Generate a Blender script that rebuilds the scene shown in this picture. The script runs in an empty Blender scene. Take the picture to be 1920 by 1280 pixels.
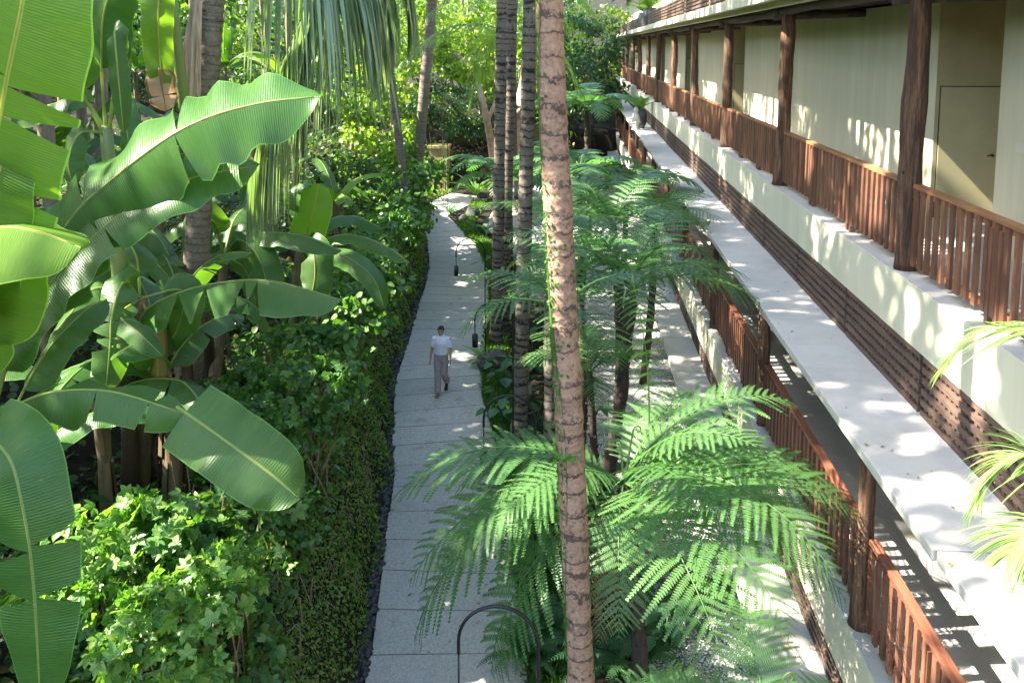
import bpy, math, random
import numpy as np
from mathutils import Vector, Matrix
RS = np.random.RandomState(7)
random.seed(7)
scene = bpy.context.scene
C = scene.collection
PI = math.pi
def R(d): return math.radians(d)

# ------------------------------------------------------------------ camera
F, H = 1500.0, 7.9                      # focal length in photo pixels, eye height
PITCH = math.atan(0.109)
YAW = math.atan(120.0 / F * math.cos(PITCH))
PY = 88 + F * math.tan(PITCH)
cp, sp, ct, st = math.cos(PITCH), math.sin(PITCH), math.cos(YAW), math.sin(YAW)
RV = np.array([ct, st, 0.]); FV = np.array([-st * cp, ct * cp, -sp]); UV_ = np.array([-st * sp, ct * sp, cp])
CAM = np.array([0., 0., H])
def ray(px, py): return (px - 960) / F * RV - (py - PY) / F * UV_ + FV
def at(px, py, Y):
    d = ray(px, py); return CAM + d * (Y / d[1])
def gr(px, py, z=0.):
    d = ray(px, py); return CAM + d * ((z - H) / d[2])
cam_d = bpy.data.cameras.new('camera'); cam = bpy.data.objects.new('camera', cam_d); C.objects.link(cam)
cam.location = CAM; cam.rotation_euler = (PI / 2 - PITCH, 0, YAW)
cam_d.sensor_fit = 'HORIZONTAL'; cam_d.sensor_width = 36; cam_d.lens = F / 1920 * 36
cam_d.shift_y = -(640 - PY) / 1920; cam_d.clip_end = 900; cam_d.clip_start = .05
scene.camera = cam

# ------------------------------------------------------------------ object helpers
class MB:
    """collects vertices, tris and quads of ONE mesh"""
    def __init__(s): s.v = []; s.uv = []; s.q = []; s.t = []; s.n = 0
    def add(s, v, quads=None, tris=None, uv=None):
        v = np.asarray(v, float).reshape(-1, 3)
        s.v.append(v); s.uv.append(np.zeros((len(v), 2)) if uv is None else np.asarray(uv, float).reshape(-1, 2))
        if quads is not None and len(quads): s.q.append(np.asarray(quads, int).reshape(-1, 4) + s.n)
        if tris is not None and len(tris): s.t.append(np.asarray(tris, int).reshape(-1, 3) + s.n)
        s.n += len(v)
    def grid(s, P, uv=None, close=False):
        """P: (a,b,3) grid of points; close joins the b direction"""
        P = np.asarray(P, float); a, b = P.shape[:2]
        i, j = np.meshgrid(np.arange(a - 1), np.arange(b if close else b - 1), indexing='ij')
        j2 = (j + 1) % b
        q = np.stack([i * b + j, i * b + j2, (i + 1) * b + j2, (i + 1) * b + j], -1).reshape(-1, 4)
        s.add(P.reshape(-1, 3), q, None, None if uv is None else np.asarray(uv).reshape(-1, 2))
    def box(s, x0, x1, y0, y1, z0, z1):
        v = [(x0, y0, z0), (x1, y0, z0), (x1, y1, z0), (x0, y1, z0), (x0, y0, z1), (x1, y0, z1), (x1, y1, z1), (x0, y1, z1)]
        q = [(0, 3, 2, 1), (4, 5, 6, 7), (0, 1, 5, 4), (1, 2, 6, 5), (2, 3, 7, 6), (3, 0, 4, 7)]
        s.add(v, q, None, [(a[1] * .5, a[2] * .5 + a[0] * .3) for a in v])
    def tube(s, pts, rad, n=8, cap=True, uvlen=True):
        pts = np.asarray(pts, float); m = len(pts); rad = np.broadcast_to(np.asarray(rad, float), (m,))
        T = np.gradient(pts, axis=0); T /= np.linalg.norm(T, axis=1)[:, None] + 1e-9
        ref = np.array([0, 1., 0]) if abs(T[0][2]) > .7 else np.array([0, 0, 1.])
        B = np.cross(T, ref); B /= np.linalg.norm(B, axis=1)[:, None] + 1e-9
        N = np.cross(B, T)
        a = np.linspace(0, 2 * PI, n, endpoint=False)
        ring = pts[:, None] + rad[:, None, None] * (np.cos(a)[None, :, None] * B[:, None] + np.sin(a)[None, :, None] * N[:, None])
        L = np.concatenate([[0], np.cumsum(np.linalg.norm(np.diff(pts, axis=0), axis=1))])
        uv = np.stack(np.broadcast_arrays((np.abs(a / PI - 1))[None, :], L[:, None]), -1)
        base = s.n
        s.grid(ring, uv, close=True)
        if cap:
            s.add([pts[0], pts[-1]])
            c0, c1 = s.n - 2, s.n - 1
            k = np.arange(n); k2 = (k + 1) % n
            s.t.append(np.stack([np.full(n, c0), base + k2, base + k], -1))
            s.t.append(np.stack([np.full(n, c1), base + (m - 1) * n + k, base + (m - 1) * n + k2], -1))
    def mesh(s, name, mat, smooth=True):
        v = np.concatenate(s.v); q = np.concatenate(s.q) if s.q else np.zeros((0, 4), int)
        t = np.concatenate(s.t) if s.t else np.zeros((0, 3), int)
        me = bpy.data.meshes.new(name)
        me.vertices.add(len(v)); me.vertices.foreach_set('co', v.ravel())
        li = np.concatenate([q.ravel(), t.ravel()]).astype(np.int32)
        me.loops.add(len(li)); me.loops.foreach_set('vertex_index', li)
        ls = np.concatenate([np.arange(len(q)) * 4, len(q) * 4 + np.arange(len(t)) * 3]).astype(np.int32)
        me.polygons.add(len(ls)); me.polygons.foreach_set('loop_start', ls)
        me.polygons.foreach_set('use_smooth', np.full(len(ls), bool(smooth)))
        uvl = me.uv_layers.new(name='UVMap'); uv = np.concatenate(s.uv)
        uvl.data.foreach_set('uv', uv[li].ravel())
        me.update(calc_edges=True); me.validate()
        if mat: me.materials.append(mat)
        return me
    def build(s, name, mat, parent=None, smooth=True, loc=None):
        o = bpy.data.objects.new(name, s.mesh(name, mat, smooth)); C.objects.link(o)
        if parent: o.parent = parent
        if loc is not None: o.location = loc
        return o
def inst(name, me, parent=None, loc=(0, 0, 0), rot=(0, 0, 0), sc=1.):
    o = bpy.data.objects.new(name, me); C.objects.link(o); o.location = loc; o.rotation_euler = rot
    o.scale = (sc, sc, sc) if np.isscalar(sc) else sc
    if parent: o.parent = parent
    return o
def tag(o, label, cat, group=None):
    o['label'] = label; o['category'] = cat
    if group: o['group'] = group
    return o
def thing(name, label, cat, loc=(0, 0, 0), group=None, rz=0.):
    o = bpy.data.objects.new(name, None); C.objects.link(o); o.location = loc; o.rotation_euler = (0, 0, rz)
    o.empty_display_size = .2
    return tag(o, label, cat, group)
def struct(o, kind='structure'): o['kind'] = kind; return o
def spline(ctrl, n=32):
    P = np.asarray(ctrl, float)
    if len(P) == 2: return P[0] + np.linspace(0, 1, n)[:, None] * (P[1] - P[0])
    P = np.vstack([2 * P[0] - P[1], P, 2 * P[-1] - P[-2]])
    seg = len(P) - 3; u = np.linspace(0, seg, n); k = np.minimum(u.astype(int), seg - 1); t = (u - k)[:, None]
    a, b, c, d = P[k], P[k + 1], P[k + 2], P[k + 3]
    return .5 * (2 * b + (c - a) * t + (2 * a - 5 * b + 4 * c - d) * t ** 2 + (3 * b - a - 3 * c + d) * t ** 3)
def nrm(v): v = np.asarray(v, float); return v / (np.linalg.norm(v, axis=-1, keepdims=True) + 1e-9)
def noise2(x, y, s=1., seed=0):
    x = np.asarray(x) * s + seed * 7.3; y = np.asarray(y) * s + seed * 3.1
    return (np.sin(x * 1.3 + 1.7 * np.sin(y * .9)) + np.sin(y * 1.7 + 1.3 * np.sin(x * 1.1 + 2)) + .6 * np.sin(2.9 * x + 2.3 * y)) / 2.6

# ------------------------------------------------------------------ materials
def new_mat(name):
    m = bpy.data.materials.new(name); m.use_nodes = True; nt = m.node_tree; nt.nodes.clear()
    out = nt.nodes.new('ShaderNodeOutputMaterial'); return m, nt, out
def nd(nt, t, **kw):
    n = nt.nodes.new(t)
    for k, v in kw.items():
        if k.startswith('i_'): n.inputs[k[2:].replace('_', ' ')].default_value = v
        else: setattr(n, k, v)
    return n
def c4(c): return (c[0], c[1], c[2], 1)
def ramp(nt, fac, stops):
    r = nd(nt, 'ShaderNodeValToRGB'); e = r.color_ramp.elements
    while len(e) > 1: e.remove(e[-1])
    e[0].position = stops[0][0]; e[0].color = c4(stops[0][1])
    for p, c in stops[1:]: x = e.new(p); x.color = c4(c)
    nt.links.new(fac, r.inputs['Fac']); return r.outputs['Color']
def mixc(nt, fac, a, b, mode='MIX'):
    m = nd(nt, 'ShaderNodeMix', data_type='RGBA', blend_type=mode)
    for s, v in ((m.inputs['Factor'], fac), (m.inputs[6], a), (m.inputs[7], b)):
        if isinstance(v, (int, float)): s.default_value = v
        elif isinstance(v, tuple): s.default_value = c4(v)
        else: nt.links.new(v, s)
    return m.outputs[2]
def math_(nt, op, a, b=None, clamp=False):
    m = nd(nt, 'ShaderNodeMath', operation=op, use_clamp=clamp)
    for s, v in ((m.inputs[0], a), (m.inputs[1], b)):
        if v is None: continue
        if isinstance(v, (int, float)): s.default_value = v
        else: nt.links.new(v, s)
    return m.outputs[0]
def coords(nt, kind='Object', scale=(1, 1, 1)):
    t = nd(nt, 'ShaderNodeTexCoord'); mp = nd(nt, 'ShaderNodeMapping'); mp.inputs['Scale'].default_value = scale
    nt.links.new(t.outputs[kind], mp.inputs['Vector']); return mp.outputs['Vector']
def noise(nt, vec, scale, detail=4, rough=.6):
    n = nd(nt, 'ShaderNodeTexNoise'); n.inputs['Scale'].default_value = scale; n.inputs['Detail'].default_value = detail
    n.inputs['Roughness'].default_value = rough; nt.links.new(vec, n.inputs['Vector']); return n.outputs['Fac']
def bump(nt, h, strength=.3, dist=.02):
    b = nd(nt, 'ShaderNodeBump'); b.inputs['Strength'].default_value = strength; b.inputs['Distance'].default_value = dist
    nt.links.new(h, b.inputs['Height']); return b.outputs['Normal']
def finish(nt, out, col, rough=.6, normal=None, spec=.5, metal=0., trans=0., tcol=None):
    p = nd(nt, 'ShaderNodeBsdfPrincipled')
    if isinstance(col, tuple): p.inputs['Base Color'].default_value = c4(col)
    else: nt.links.new(col, p.inputs['Base Color'])
    if isinstance(rough, (int, float)): p.inputs['Roughness'].default_value = rough
    else: nt.links.new(rough, p.inputs['Roughness'])
    p.inputs['Specular IOR Level'].default_value = spec; p.inputs['Metallic'].default_value = metal
    if normal is not None: nt.links.new(normal, p.inputs['Normal'])
    if trans > 0:
        t = nd(nt, 'ShaderNodeBsdfTranslucent')
        if tcol is None: tcol = col
        if isinstance(tcol, tuple): t.inputs['Color'].default_value = c4(tcol)
        else: nt.links.new(tcol, t.inputs['Color'])
        ms = nd(nt, 'ShaderNodeMixShader'); ms.inputs[0].default_value = trans
        nt.links.new(p.outputs[0], ms.inputs[1]); nt.links.new(t.outputs[0], ms.inputs[2]); nt.links.new(ms.outputs[0], out.inputs['Surface'])
    else: nt.links.new(p.outputs[0], out.inputs['Surface'])

def leaf_mat(name, cols, trans=.4, rough=.42, by='island', ty=(1.5, 1.75, .55), spec=.5):
    m, nt, out = new_mat(name)
    if by == 'island': f = nd(nt, 'ShaderNodeNewGeometry').outputs['Random Per Island']
    else:
        f = nd(nt, 'ShaderNodeObjectInfo').outputs['Random']
        n = noise(nt, coords(nt, 'Object'), 3.0, 2); f = math_(nt, 'ADD', math_(nt, 'MULTIPLY', f, .6), math_(nt, 'MULTIPLY', n, .4))
    k = len(cols); col = ramp(nt, f, [(i / max(k - 1, 1), c) for i, c in enumerate(cols)])
    finish(nt, out, col, rough, None, spec, 0, trans, mixc(nt, 1., col, ty, 'MULTIPLY'))
    return m
def plain_mat(name, col, rough=.6, var=.25, scale=6., bmp=.2, metal=0., spec=.4, stretch=(1, 1, 1), col2=None):
    m, nt, out = new_mat(name); v = coords(nt, 'Object', stretch); n = noise(nt, v, scale, 5)
    c2 = col2 if col2 else tuple(x * (1 - var) for x in col); c1 = tuple(min(1, x * (1 + var)) for x in col) if not col2 else col
    cc = ramp(nt, n, [(.3, c2), (.7, c1)])
    finish(nt, out, cc, rough, bump(nt, n, bmp) if bmp else None, spec, metal); return m

def banana_mat(name, c1, c2, rib, trans=.42, dry=0., rough=.34, ty=(1.6, 1.75, .35)):
    m, nt, out = new_mat(name)
    t = nd(nt, 'ShaderNodeTexCoord'); sep = nd(nt, 'ShaderNodeSeparateXYZ'); nt.links.new(t.outputs['UV'], sep.inputs[0])
    u, v = sep.outputs[0], sep.outputs[1]; av = math_(nt, 'ABSOLUTE', v)
    cb = nd(nt, 'ShaderNodeCombineXYZ'); nt.links.new(math_(nt, 'MULTIPLY', u, 26.), cb.inputs[0]); nt.links.new(math_(nt, 'MULTIPLY', v, .7), cb.inputs[1])
    vein = noise(nt, cb.outputs[0], 3.0, 3, .7)
    wv = nd(nt, 'ShaderNodeMath', operation='SINE'); nt.links.new(math_(nt, 'MULTIPLY', u, 330.), wv.inputs[0])
    col = ramp(nt, vein, [(.3, c1), (.7, c2)])
    big = noise(nt, coords(nt, 'Object'), 2.2, 3); col = mixc(nt, math_(nt, 'MULTIPLY', big, .45), col, tuple(x * 1.5 for x in c2))
    ribm = math_(nt, 'LESS_THAN', av, .035); col = mixc(nt, ribm, col, rib)
    cb2 = nd(nt, 'ShaderNodeCombineXYZ'); nt.links.new(u, cb2.inputs[0]); nt.links.new(v, cb2.inputs[1])
    en = noise(nt, cb2.outputs[0], 5.0, 4)
    edge = math_(nt, 'GREATER_THAN', math_(nt, 'ADD', av, math_(nt, 'MULTIPLY', en, .22)), 1.125 - dry)
    col = mixc(nt, math_(nt, 'GREATER_THAN', av, .972), col, tuple(x * 1.9 for x in c2))
    col = mixc(nt, edge, col, (.23, .14, .06))
    sp3 = noise(nt, coords(nt, 'Object'), 17, 3, .6); col = mixc(nt, ramp(nt, sp3, [(.70, (0, 0, 0)), (.76, (.7, .7, .7))]), col, (.20, .15, .06)); dust = noise(nt, coords(nt, 'Object'), 1.1, 5, .7); col = mixc(nt, ramp(nt, dust, [(.5, (0, 0, 0)), (.75, (.2, .2, .2))]), col, (.2, .24, .1))
    h = math_(nt, 'ADD', math_(nt, 'MULTIPLY', wv.outputs[0], .35), vein)
    finish(nt, out, col, rough, bump(nt, h, .4, .007), .38, 0, trans, mixc(nt, 1., col, ty, 'MULTIPLY'))
    return m

M = {}
M['banana'] = banana_mat('banana_leaf_green', (0.044, 0.104, 0.024), (0.068, 0.144, 0.032), (.3, .36, .1))
M['banana_lime'] = banana_mat('banana_leaf_lime', (.10, .19, .03), (.15, .26, .04), (.42, .42, .12), .55)
M['banana_blue'] = banana_mat('banana_leaf_bluish', (.036, .10, .021), (.06, .142, .031), (.24, .30, .09), .36, 0, .28)
M['withered'] = banana_mat('banana_leaf_withered', (.42, .26, .15), (.55, .36, .22), (.3, .2, .1), .45, .2, .7, (1.1, .95, .8))
M['banana_dry'] = banana_mat('banana_leaf_drying', (.22, .23, .05), (.34, .25, .08), (.5, .36, .1), .45, .25, .6, (1.3, 1.1, .5))
M['fern'] = leaf_mat('tree_fern_green', [(0.0645, 0.1548, 0.043), (0.0903, 0.1935, 0.0559), (0.1247, 0.2408, 0.0731)], .45, .42, 'obj', (1.35, 1.65, .75))
M['fern_deep'] = leaf_mat('fern_deep_green', [(0.03375, 0.0975, 0.03375), (0.0525, 0.135, 0.04875)], .38, .45, 'obj')
M['palm'] = leaf_mat('palm_leaflet_green', [(.07, .14, .04), (.10, .18, .05), (.14, .21, .06)], .3, .3, 'island', spec=.6)
M['palm_gloss'] = leaf_mat('coconut_leaflet_glossy', [(.17, .25, .13), (.23, .31, .18), (.28, .34, .21)], .3, .3, 'island', spec=.9)
M['palm_pale'] = leaf_mat('areca_leaflet_pale', [(.16, .26, .08), (.22, .32, .10)], .35, .3, 'island', spec=.6)
M['vine'] = leaf_mat('vine_leaf', [(0.03931, 0.1011, 0.02246), (0.06178, 0.1572, 0.0337), (0.1011, 0.2134, 0.04493), (0.1348, 0.2246, 0.0337)], .4, .38)
M['moss'] = leaf_mat('moss_fern_leaf', [(0.05998, 0.1333, 0.01866), (0.1066, 0.2199, 0.02666), (0.1733, 0.2799, 0.03998), (0.1733, 0.1599, 0.05331)], .35, .6)
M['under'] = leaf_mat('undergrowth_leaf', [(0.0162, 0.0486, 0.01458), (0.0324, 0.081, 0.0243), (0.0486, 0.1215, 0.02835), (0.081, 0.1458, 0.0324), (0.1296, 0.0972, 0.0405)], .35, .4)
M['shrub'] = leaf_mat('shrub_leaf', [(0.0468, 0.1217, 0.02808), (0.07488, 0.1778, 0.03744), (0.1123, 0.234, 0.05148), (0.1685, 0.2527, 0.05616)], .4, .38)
M['shrub_sun'] = leaf_mat('shrub_leaf_sunlit', [(.07, .17, .03), (.12, .25, .045), (.17, .31, .06), (.24, .34, .08)], .42, .36)  # brighter copy of the shrub leaf, sunlight put into the colour
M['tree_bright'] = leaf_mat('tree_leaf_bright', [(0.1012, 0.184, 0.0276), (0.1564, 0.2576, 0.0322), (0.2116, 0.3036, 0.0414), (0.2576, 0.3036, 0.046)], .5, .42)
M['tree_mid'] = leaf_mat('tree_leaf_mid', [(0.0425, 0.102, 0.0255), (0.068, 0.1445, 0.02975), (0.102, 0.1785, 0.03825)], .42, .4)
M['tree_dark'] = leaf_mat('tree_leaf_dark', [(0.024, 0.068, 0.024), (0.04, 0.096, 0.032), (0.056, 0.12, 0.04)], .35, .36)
M['broad'] = leaf_mat('broad_leaf', [(0.028, 0.096, 0.036), (0.04, 0.12, 0.048), (0.064, 0.16, 0.048)], .35, .32)
M['strap'] = leaf_mat('strap_leaf', [(.10, .22, .05), (.16, .29, .06)], .42, .38)
M['yellowleaf'] = leaf_mat('yellowing_leaf', [(.35, .22, .03), (.3, .26, .05)], .4, .5)
M['stem'] = plain_mat('green_stem', (.17, .23, .07), .45, .3, 9, .1)
M['root'] = plain_mat('dry_root', (.22, .15, .09), .8, .4, 9, .3)
M['bark'] = plain_mat('bark', (.19, .145, .10), .85, .4, 7, .5, stretch=(1, 1, .3))
M['fernbark'] = plain_mat('tree_fern_trunk', (.055, .04, .03), .9, .5, 22, .8, stretch=(1, 1, .5))
M['bananabark'] = plain_mat('banana_stem', (.20, .15, .07), .7, .5, 8, .4, stretch=(1, 1, .15), col2=(.07, .045, .025))
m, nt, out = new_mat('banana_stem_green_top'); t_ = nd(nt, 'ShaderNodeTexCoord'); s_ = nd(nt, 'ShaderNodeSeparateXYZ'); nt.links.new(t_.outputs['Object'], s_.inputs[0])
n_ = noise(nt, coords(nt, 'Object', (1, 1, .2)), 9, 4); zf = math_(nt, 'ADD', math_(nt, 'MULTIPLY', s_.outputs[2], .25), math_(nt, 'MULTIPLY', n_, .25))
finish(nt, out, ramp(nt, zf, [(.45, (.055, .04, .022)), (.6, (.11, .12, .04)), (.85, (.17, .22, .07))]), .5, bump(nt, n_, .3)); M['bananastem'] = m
M['fibre'] = plain_mat('dry_fibre', (.40, .29, .19), .8, .4, 20, .4, stretch=(1, 1, .06))

def ringed_trunk(name, pale, dark, ring, ringscale=5.5, thr=.30):
    """palm bark: pale bark crossed by uneven dark leaf-scar rings (uv.y runs in metres up the trunk)"""
    m, nt, out = new_mat(name)
    t = nd(nt, 'ShaderNodeTexCoord'); sep = nd(nt, 'ShaderNodeSeparateXYZ'); nt.links.new(t.outputs['UV'], sep.inputs[0])
    u, v = sep.outputs[0], sep.outputs[1]
    cb = nd(nt, 'ShaderNodeCombineXYZ'); nt.links.new(math_(nt, 'MULTIPLY', u, .9), cb.inputs[0]); nt.links.new(math_(nt, 'MULTIPLY', v, 1.0), cb.inputs[1])
    wob = noise(nt, cb.outputs[0], 2.2, 3)
    cb3 = nd(nt, 'ShaderNodeCombineXYZ'); nt.links.new(v, cb3.inputs[1]); wob3 = noise(nt, cb3.outputs[0], 1.9, 3, .7)
    vv = math_(nt, 'ADD', math_(nt, 'MULTIPLY', v, ringscale), math_(nt, 'ADD', math_(nt, 'MULTIPLY', wob, .9), math_(nt, 'MULTIPLY', wob3, 3.4)))
    saw = math_(nt, 'FRACT', vv)
    ob = coords(nt, 'Object', (1, 1, 1)); fine = noise(nt, ob, 26, 5, .7); mid = noise(nt, ob, 4, 5, .7)
    body = ramp(nt, math_(nt, 'ADD', math_(nt, 'MULTIPLY', fine, .6), math_(nt, 'MULTIPLY', mid, .4)), [(.38, dark), (.50, pale), (.66, tuple(min(1, c * 1.35) for c in pale))])
    rm = ramp(nt, math_(nt, 'ADD', saw, math_(nt, 'MULTIPLY', math_(nt, 'ADD', math_(nt, 'SUBTRACT', fine, .5), math_(nt, 'MULTIPLY', math_(nt, 'SUBTRACT', mid, .5), .9)), .95)), [(thr - .16, (1, 1, 1)), (thr + .04, (0, 0, 0)), (.96, (0, 0, 0)), (1., (1, 1, 1))])
    col = mixc(nt, rm, body, ring)
    lich = ramp(nt, noise(nt, ob, 3.1, 3), [(.55, (0, 0, 0)), (.72, (1, 1, 1))])
    col = mixc(nt, math_(nt, 'MULTIPLY', lich, .6), col, tuple(c * 1.25 for c in pale))
    h = math_(nt, 'ADD', math_(nt, 'MULTIPLY', saw, -.8), fine)
    finish(nt, out, col, .85, bump(nt, h, .6, .02), .3); return m
M['trunk_pink'] = ringed_trunk('palm_bark_pinkish', (.32, .20, .14), (.15, .095, .07), (.085, .058, .045), 4.6, .21)
M['trunk_grey'] = ringed_trunk('palm_bark_grey', (.165, .138, .112), (.085, .07, .058), (.026, .021, .018), 5.6, .27)
M['trunk_coco'] = ringed_trunk('coconut_bark', (.20, .16, .13), (.11, .085, .07), (.10, .08, .065), 9., .2)
# ------------------------------------------------------------------ light and sky
SUN_EL, SUN_AZ = R(46), (-1.0, -.15)
sd = nrm(np.array([SUN_AZ[0], SUN_AZ[1], 0])) * math.cos(SUN_EL) + np.array([0, 0, math.sin(SUN_EL)])
sun_d = bpy.data.lights.new('sun', 'SUN'); sun = bpy.data.objects.new('sun', sun_d); C.objects.link(sun)
sun_d.energy = 5.0; sun_d.angle = R(.5); sun_d.color = (1, .93, .80)
sun.rotation_euler = Vector(-sd).to_track_quat('-Z', 'Y').to_euler(); sun.location = (-20, -5, 30)
w = bpy.data.worlds.new('World'); scene.world = w; w.use_nodes = True; nt = w.node_tree
bg = nt.nodes['Background']; sky = nt.nodes.new('ShaderNodeTexSky'); sky.sky_type = 'NISHITA'; sky.sun_disc = False
sky.sun_elevation = SUN_EL; sky.sun_rotation = math.atan2(sd[0], sd[1]); sky.dust_density = 1.5
nt.links.new(sky.outputs[0], bg.inputs[0]); bg.inputs[1].default_value = .15
scene.view_settings.view_transform = 'Standard'; scene.view_settings.look = 'None'; scene.view_settings.gamma = 1
scene.view_settings.exposure = 2.72
cy = scene.cycles
cy.max_bounces = 8; cy.transmission_bounces = 4; cy.diffuse_bounces = 4; cy.glossy_bounces = 3; cy.use_denoising = True
cy.sample_clamp_indirect = 6; cy.caustics_reflective = False; cy.caustics_refractive = False

# ------------------------------------------------------------------ leaf scatter
def T_simple():
    v = np.array([(0, 0, 0), (-.26, .3, .06), (-.2, .68, .05), (0, 1, -.03), (.2, .68, .05), (.26, .3, .06)]); return v, [(0, 3, 2, 1), (0, 5, 4, 3)]
def T_wide():
    v = np.array([(0, 0, 0), (-.42, .25, .07), (-.33, .68, .05), (0, 1, -.08), (.33, .68, .05), (.42, .25, .07)]); return v, [(0, 3, 2, 1), (0, 5, 4, 3)]
def T_narrow():
    v = np.array([(0, 0, 0), (-.11, .3, .02), (-.09, .7, .0), (0, 1, -.12), (.09, .7, .0), (.11, .3, .02)]); return v, [(0, 3, 2, 1), (0, 5, 4, 3)]
def T_lobed():
    v = np.array([(0, 0, 0), (-.46, .02, .04), (-.34, .30, .03), (-.50, .62, .0), (-.20, .60, .04), (0, 1, -.1), (.20, .60, .04), (.50, .62, .0), (.34, .30, .03), (.46, .02, .04), (0, .4, 0)])
    return v, [(0, 10, 2, 1), (10, 4, 3, 2), (10, 6, 5, 4), (10, 8, 7, 6), (0, 9, 8, 10)]
def T_palmate():
    V, Q = [], []
    for a, l in ((-112, .62), (-58, .88), (0, 1.), (58, .88), (112, .62)):
        tv, tq = T_simple(); c_, s_ = math.cos(R(a)), math.sin(R(a)); w_ = tv * l * [1.15, 1, 1]
        V.append(np.stack([w_[:, 0] * c_ + w_[:, 1] * s_, w_[:, 1] * c_ - w_[:, 0] * s_, w_[:, 2] - .1 * w_[:, 1] ** 2], -1)); Q += [tuple(i + 6 * (len(V) - 1) for i in q) for q in tq]
    return np.concatenate(V), Q
def T_heart():
    v = np.array([(0, .12, 0), (-.22, -.12, .04), (-.44, .12, .08), (-.36, .55, .06), (0, 1.05, -.1), (.36, .55, .06), (.44, .12, .08), (.22, -.12, .04), (0, .5, .0)])
    return v, [(0, 8, 2, 1), (8, 4, 3, 2), (8, 6, 5, 4), (0, 7, 6, 8)]
def leaves(mb, P, T, N, size, tmpl, rs=RS):
    """one leaf of the template at each point, pointing along T, facing N"""
    tv, tq = tmpl; n = len(P); T = nrm(T); B = nrm(np.cross(T, N)); N = np.cross(B, T)
    s = np.broadcast_to(np.asarray(size), (n,))[:, None, None]
    v = P[:, None] + s * (tv[None, :, 0:1] * B[:, None] + tv[None, :, 1:2] * T[:, None] + tv[None, :, 2:3] * N[:, None])
    q = np.asarray(tq)[None] + (np.arange(n) * len(tv))[:, None, None]
    mb.add(v.reshape(-1, 3), q.reshape(-1, 4))
def rnd(n, rs=RS): return rs.normal(size=(n, 3))

# ------------------------------------------------------------------ path
PL = [(690, 1280), (720, 1050), (738, 900), (738, 760), (745, 710), (762, 660), (780, 595), (797, 540), (806, 505), (803, 470), (797, 430), (795, 400), (800, 385), (825, 372), (850, 362)]
PR = [(985, 1280), (962, 1060), (945, 890), (905, 745), (903, 700), (907, 650), (915, 595), (918, 545), (912, 500), (893, 462), (858, 425), (838, 405), (860, 395), (885, 382), (930, 370)]
GL = np.array([gr(*p)[:2] for p in PL]); GR = np.array([gr(*p)[:2] for p in PR])
GL = np.vstack([GL[0] + (GL[0] - GL[1]) * 2.2, GL]); GR = np.vstack([GR[0] + (GR[0] - GR[1]) * 2.2, GR])
def xl(y): return np.interp(y, GL[:, 1], GL[:, 0])
def xr(y): return np.interp(y, GR[:12, 1], GR[:12, 0])
def height(x, y):
    x = np.asarray(x, float); y = np.asarray(y, float)
    d = (xl(y) - .17) - x - 2.2 * np.clip((y - 37) / 4, 0, 1)
    far = np.clip((y - 44) / 3, 0, 1); d = np.where(y > 44, np.maximum(d, (y - 44) - np.maximum(x + 4.5, 0) * 1.5), d)
    s = np.clip(d / 1.2, 0, 1); s = 1 - (1 - s) ** 2.3
    z = 1.95 * s + .20 * np.maximum(d - 1.2, 0) - .004 * np.maximum(d - 6, 0) ** 1.5
    return z + s * .16 * noise2(x, y, 1.1) + s * .1 * noise2(x, y, 3.3, 2)
# ground: one sheet to the horizon
gx = np.unique(np.concatenate([np.linspace(-400, -40, 14), np.linspace(-40, -9, 48), np.linspace(-9, 3, 97), np.linspace(3, 12, 12), np.linspace(12, 400, 14)]))
gy = np.unique(np.concatenate([np.linspace(-300, -6, 14), np.linspace(-6, 48, 165), np.linspace(48, 90, 30), np.linspace(90, 500, 14)]))
X, Y = np.meshgrid(gx, gy, indexing='ij')
Z = height(X, Y); mb = MB(); mb.grid(np.stack([X, Y, Z], -1).transpose(1, 0, 2))
m, nt, out = new_mat('forest_soil'); v = coords(nt, 'Object')
n1 = noise(nt, v, 1.4, 6, .7); n2 = noise(nt, v, 14, 4, .7)
cc = ramp(nt, n1, [(.35, (.010, .008, .005)), (.5, (.024, .018, .011)), (.62, (.018, .03, .009)), (.75, (.045, .033, .021))])
cc = mixc(nt, math_(nt, 'MULTIPLY', n2, .5), cc, (.03, .024, .018)); finish(nt, out, cc, .95, bump(nt, n2, .8, .05), .2)
struct(mb.build('ground', m))

# path slabs: each slab a raised plate with uneven joints over a dark bed
def edge_len(P): return np.concatenate([[0], np.cumsum(np.linalg.norm(np.diff(P, axis=0), axis=1))])
mid = (GL + GR) / 2; L = edge_len(mid)
def edge_at(P, s): return np.stack([np.interp(s, L, P[:, 0]), np.interp(s, L, P[:, 1])], -1)
m, nt, out = new_mat('pebble_washed_concrete'); v = coords(nt, 'Object')
sp1 = nd(nt, 'ShaderNodeTexVoronoi'); sp1.inputs['Scale'].default_value = 48; nt.links.new(v, sp1.inputs['Vector'])
n1 = noise(nt, v, .9, 4); n2 = noise(nt, v, 40, 3, .8); isl = nd(nt, 'ShaderNodeNewGeometry').outputs['Random Per Island']
cc = ramp(nt, sp1.outputs['Color'], [(.1, (.35, .325, .285)), (.5, (.45, .42, .37)), (.9, (.55, .515, .46))])
cc = mixc(nt, math_(nt, 'MULTIPLY', n1, .55), cc, (.30, .285, .26))
cc = mixc(nt, math_(nt, 'MULTIPLY', isl, .3), cc, (.25, .24, .225)); n6 = noise(nt, v, 2.6, 6, .75); cc = mixc(nt, ramp(nt, n6, [(.56, (0, 0, 0)), (.72, (.6, .6, .6))]), cc, (.15, .15, .12)); finish(nt, out, cc, .8, bump(nt, n2, .35, .01), .3)
mb = MB(); s = 0.; jr = random.Random(3)
tilt0 = 0.
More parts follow.
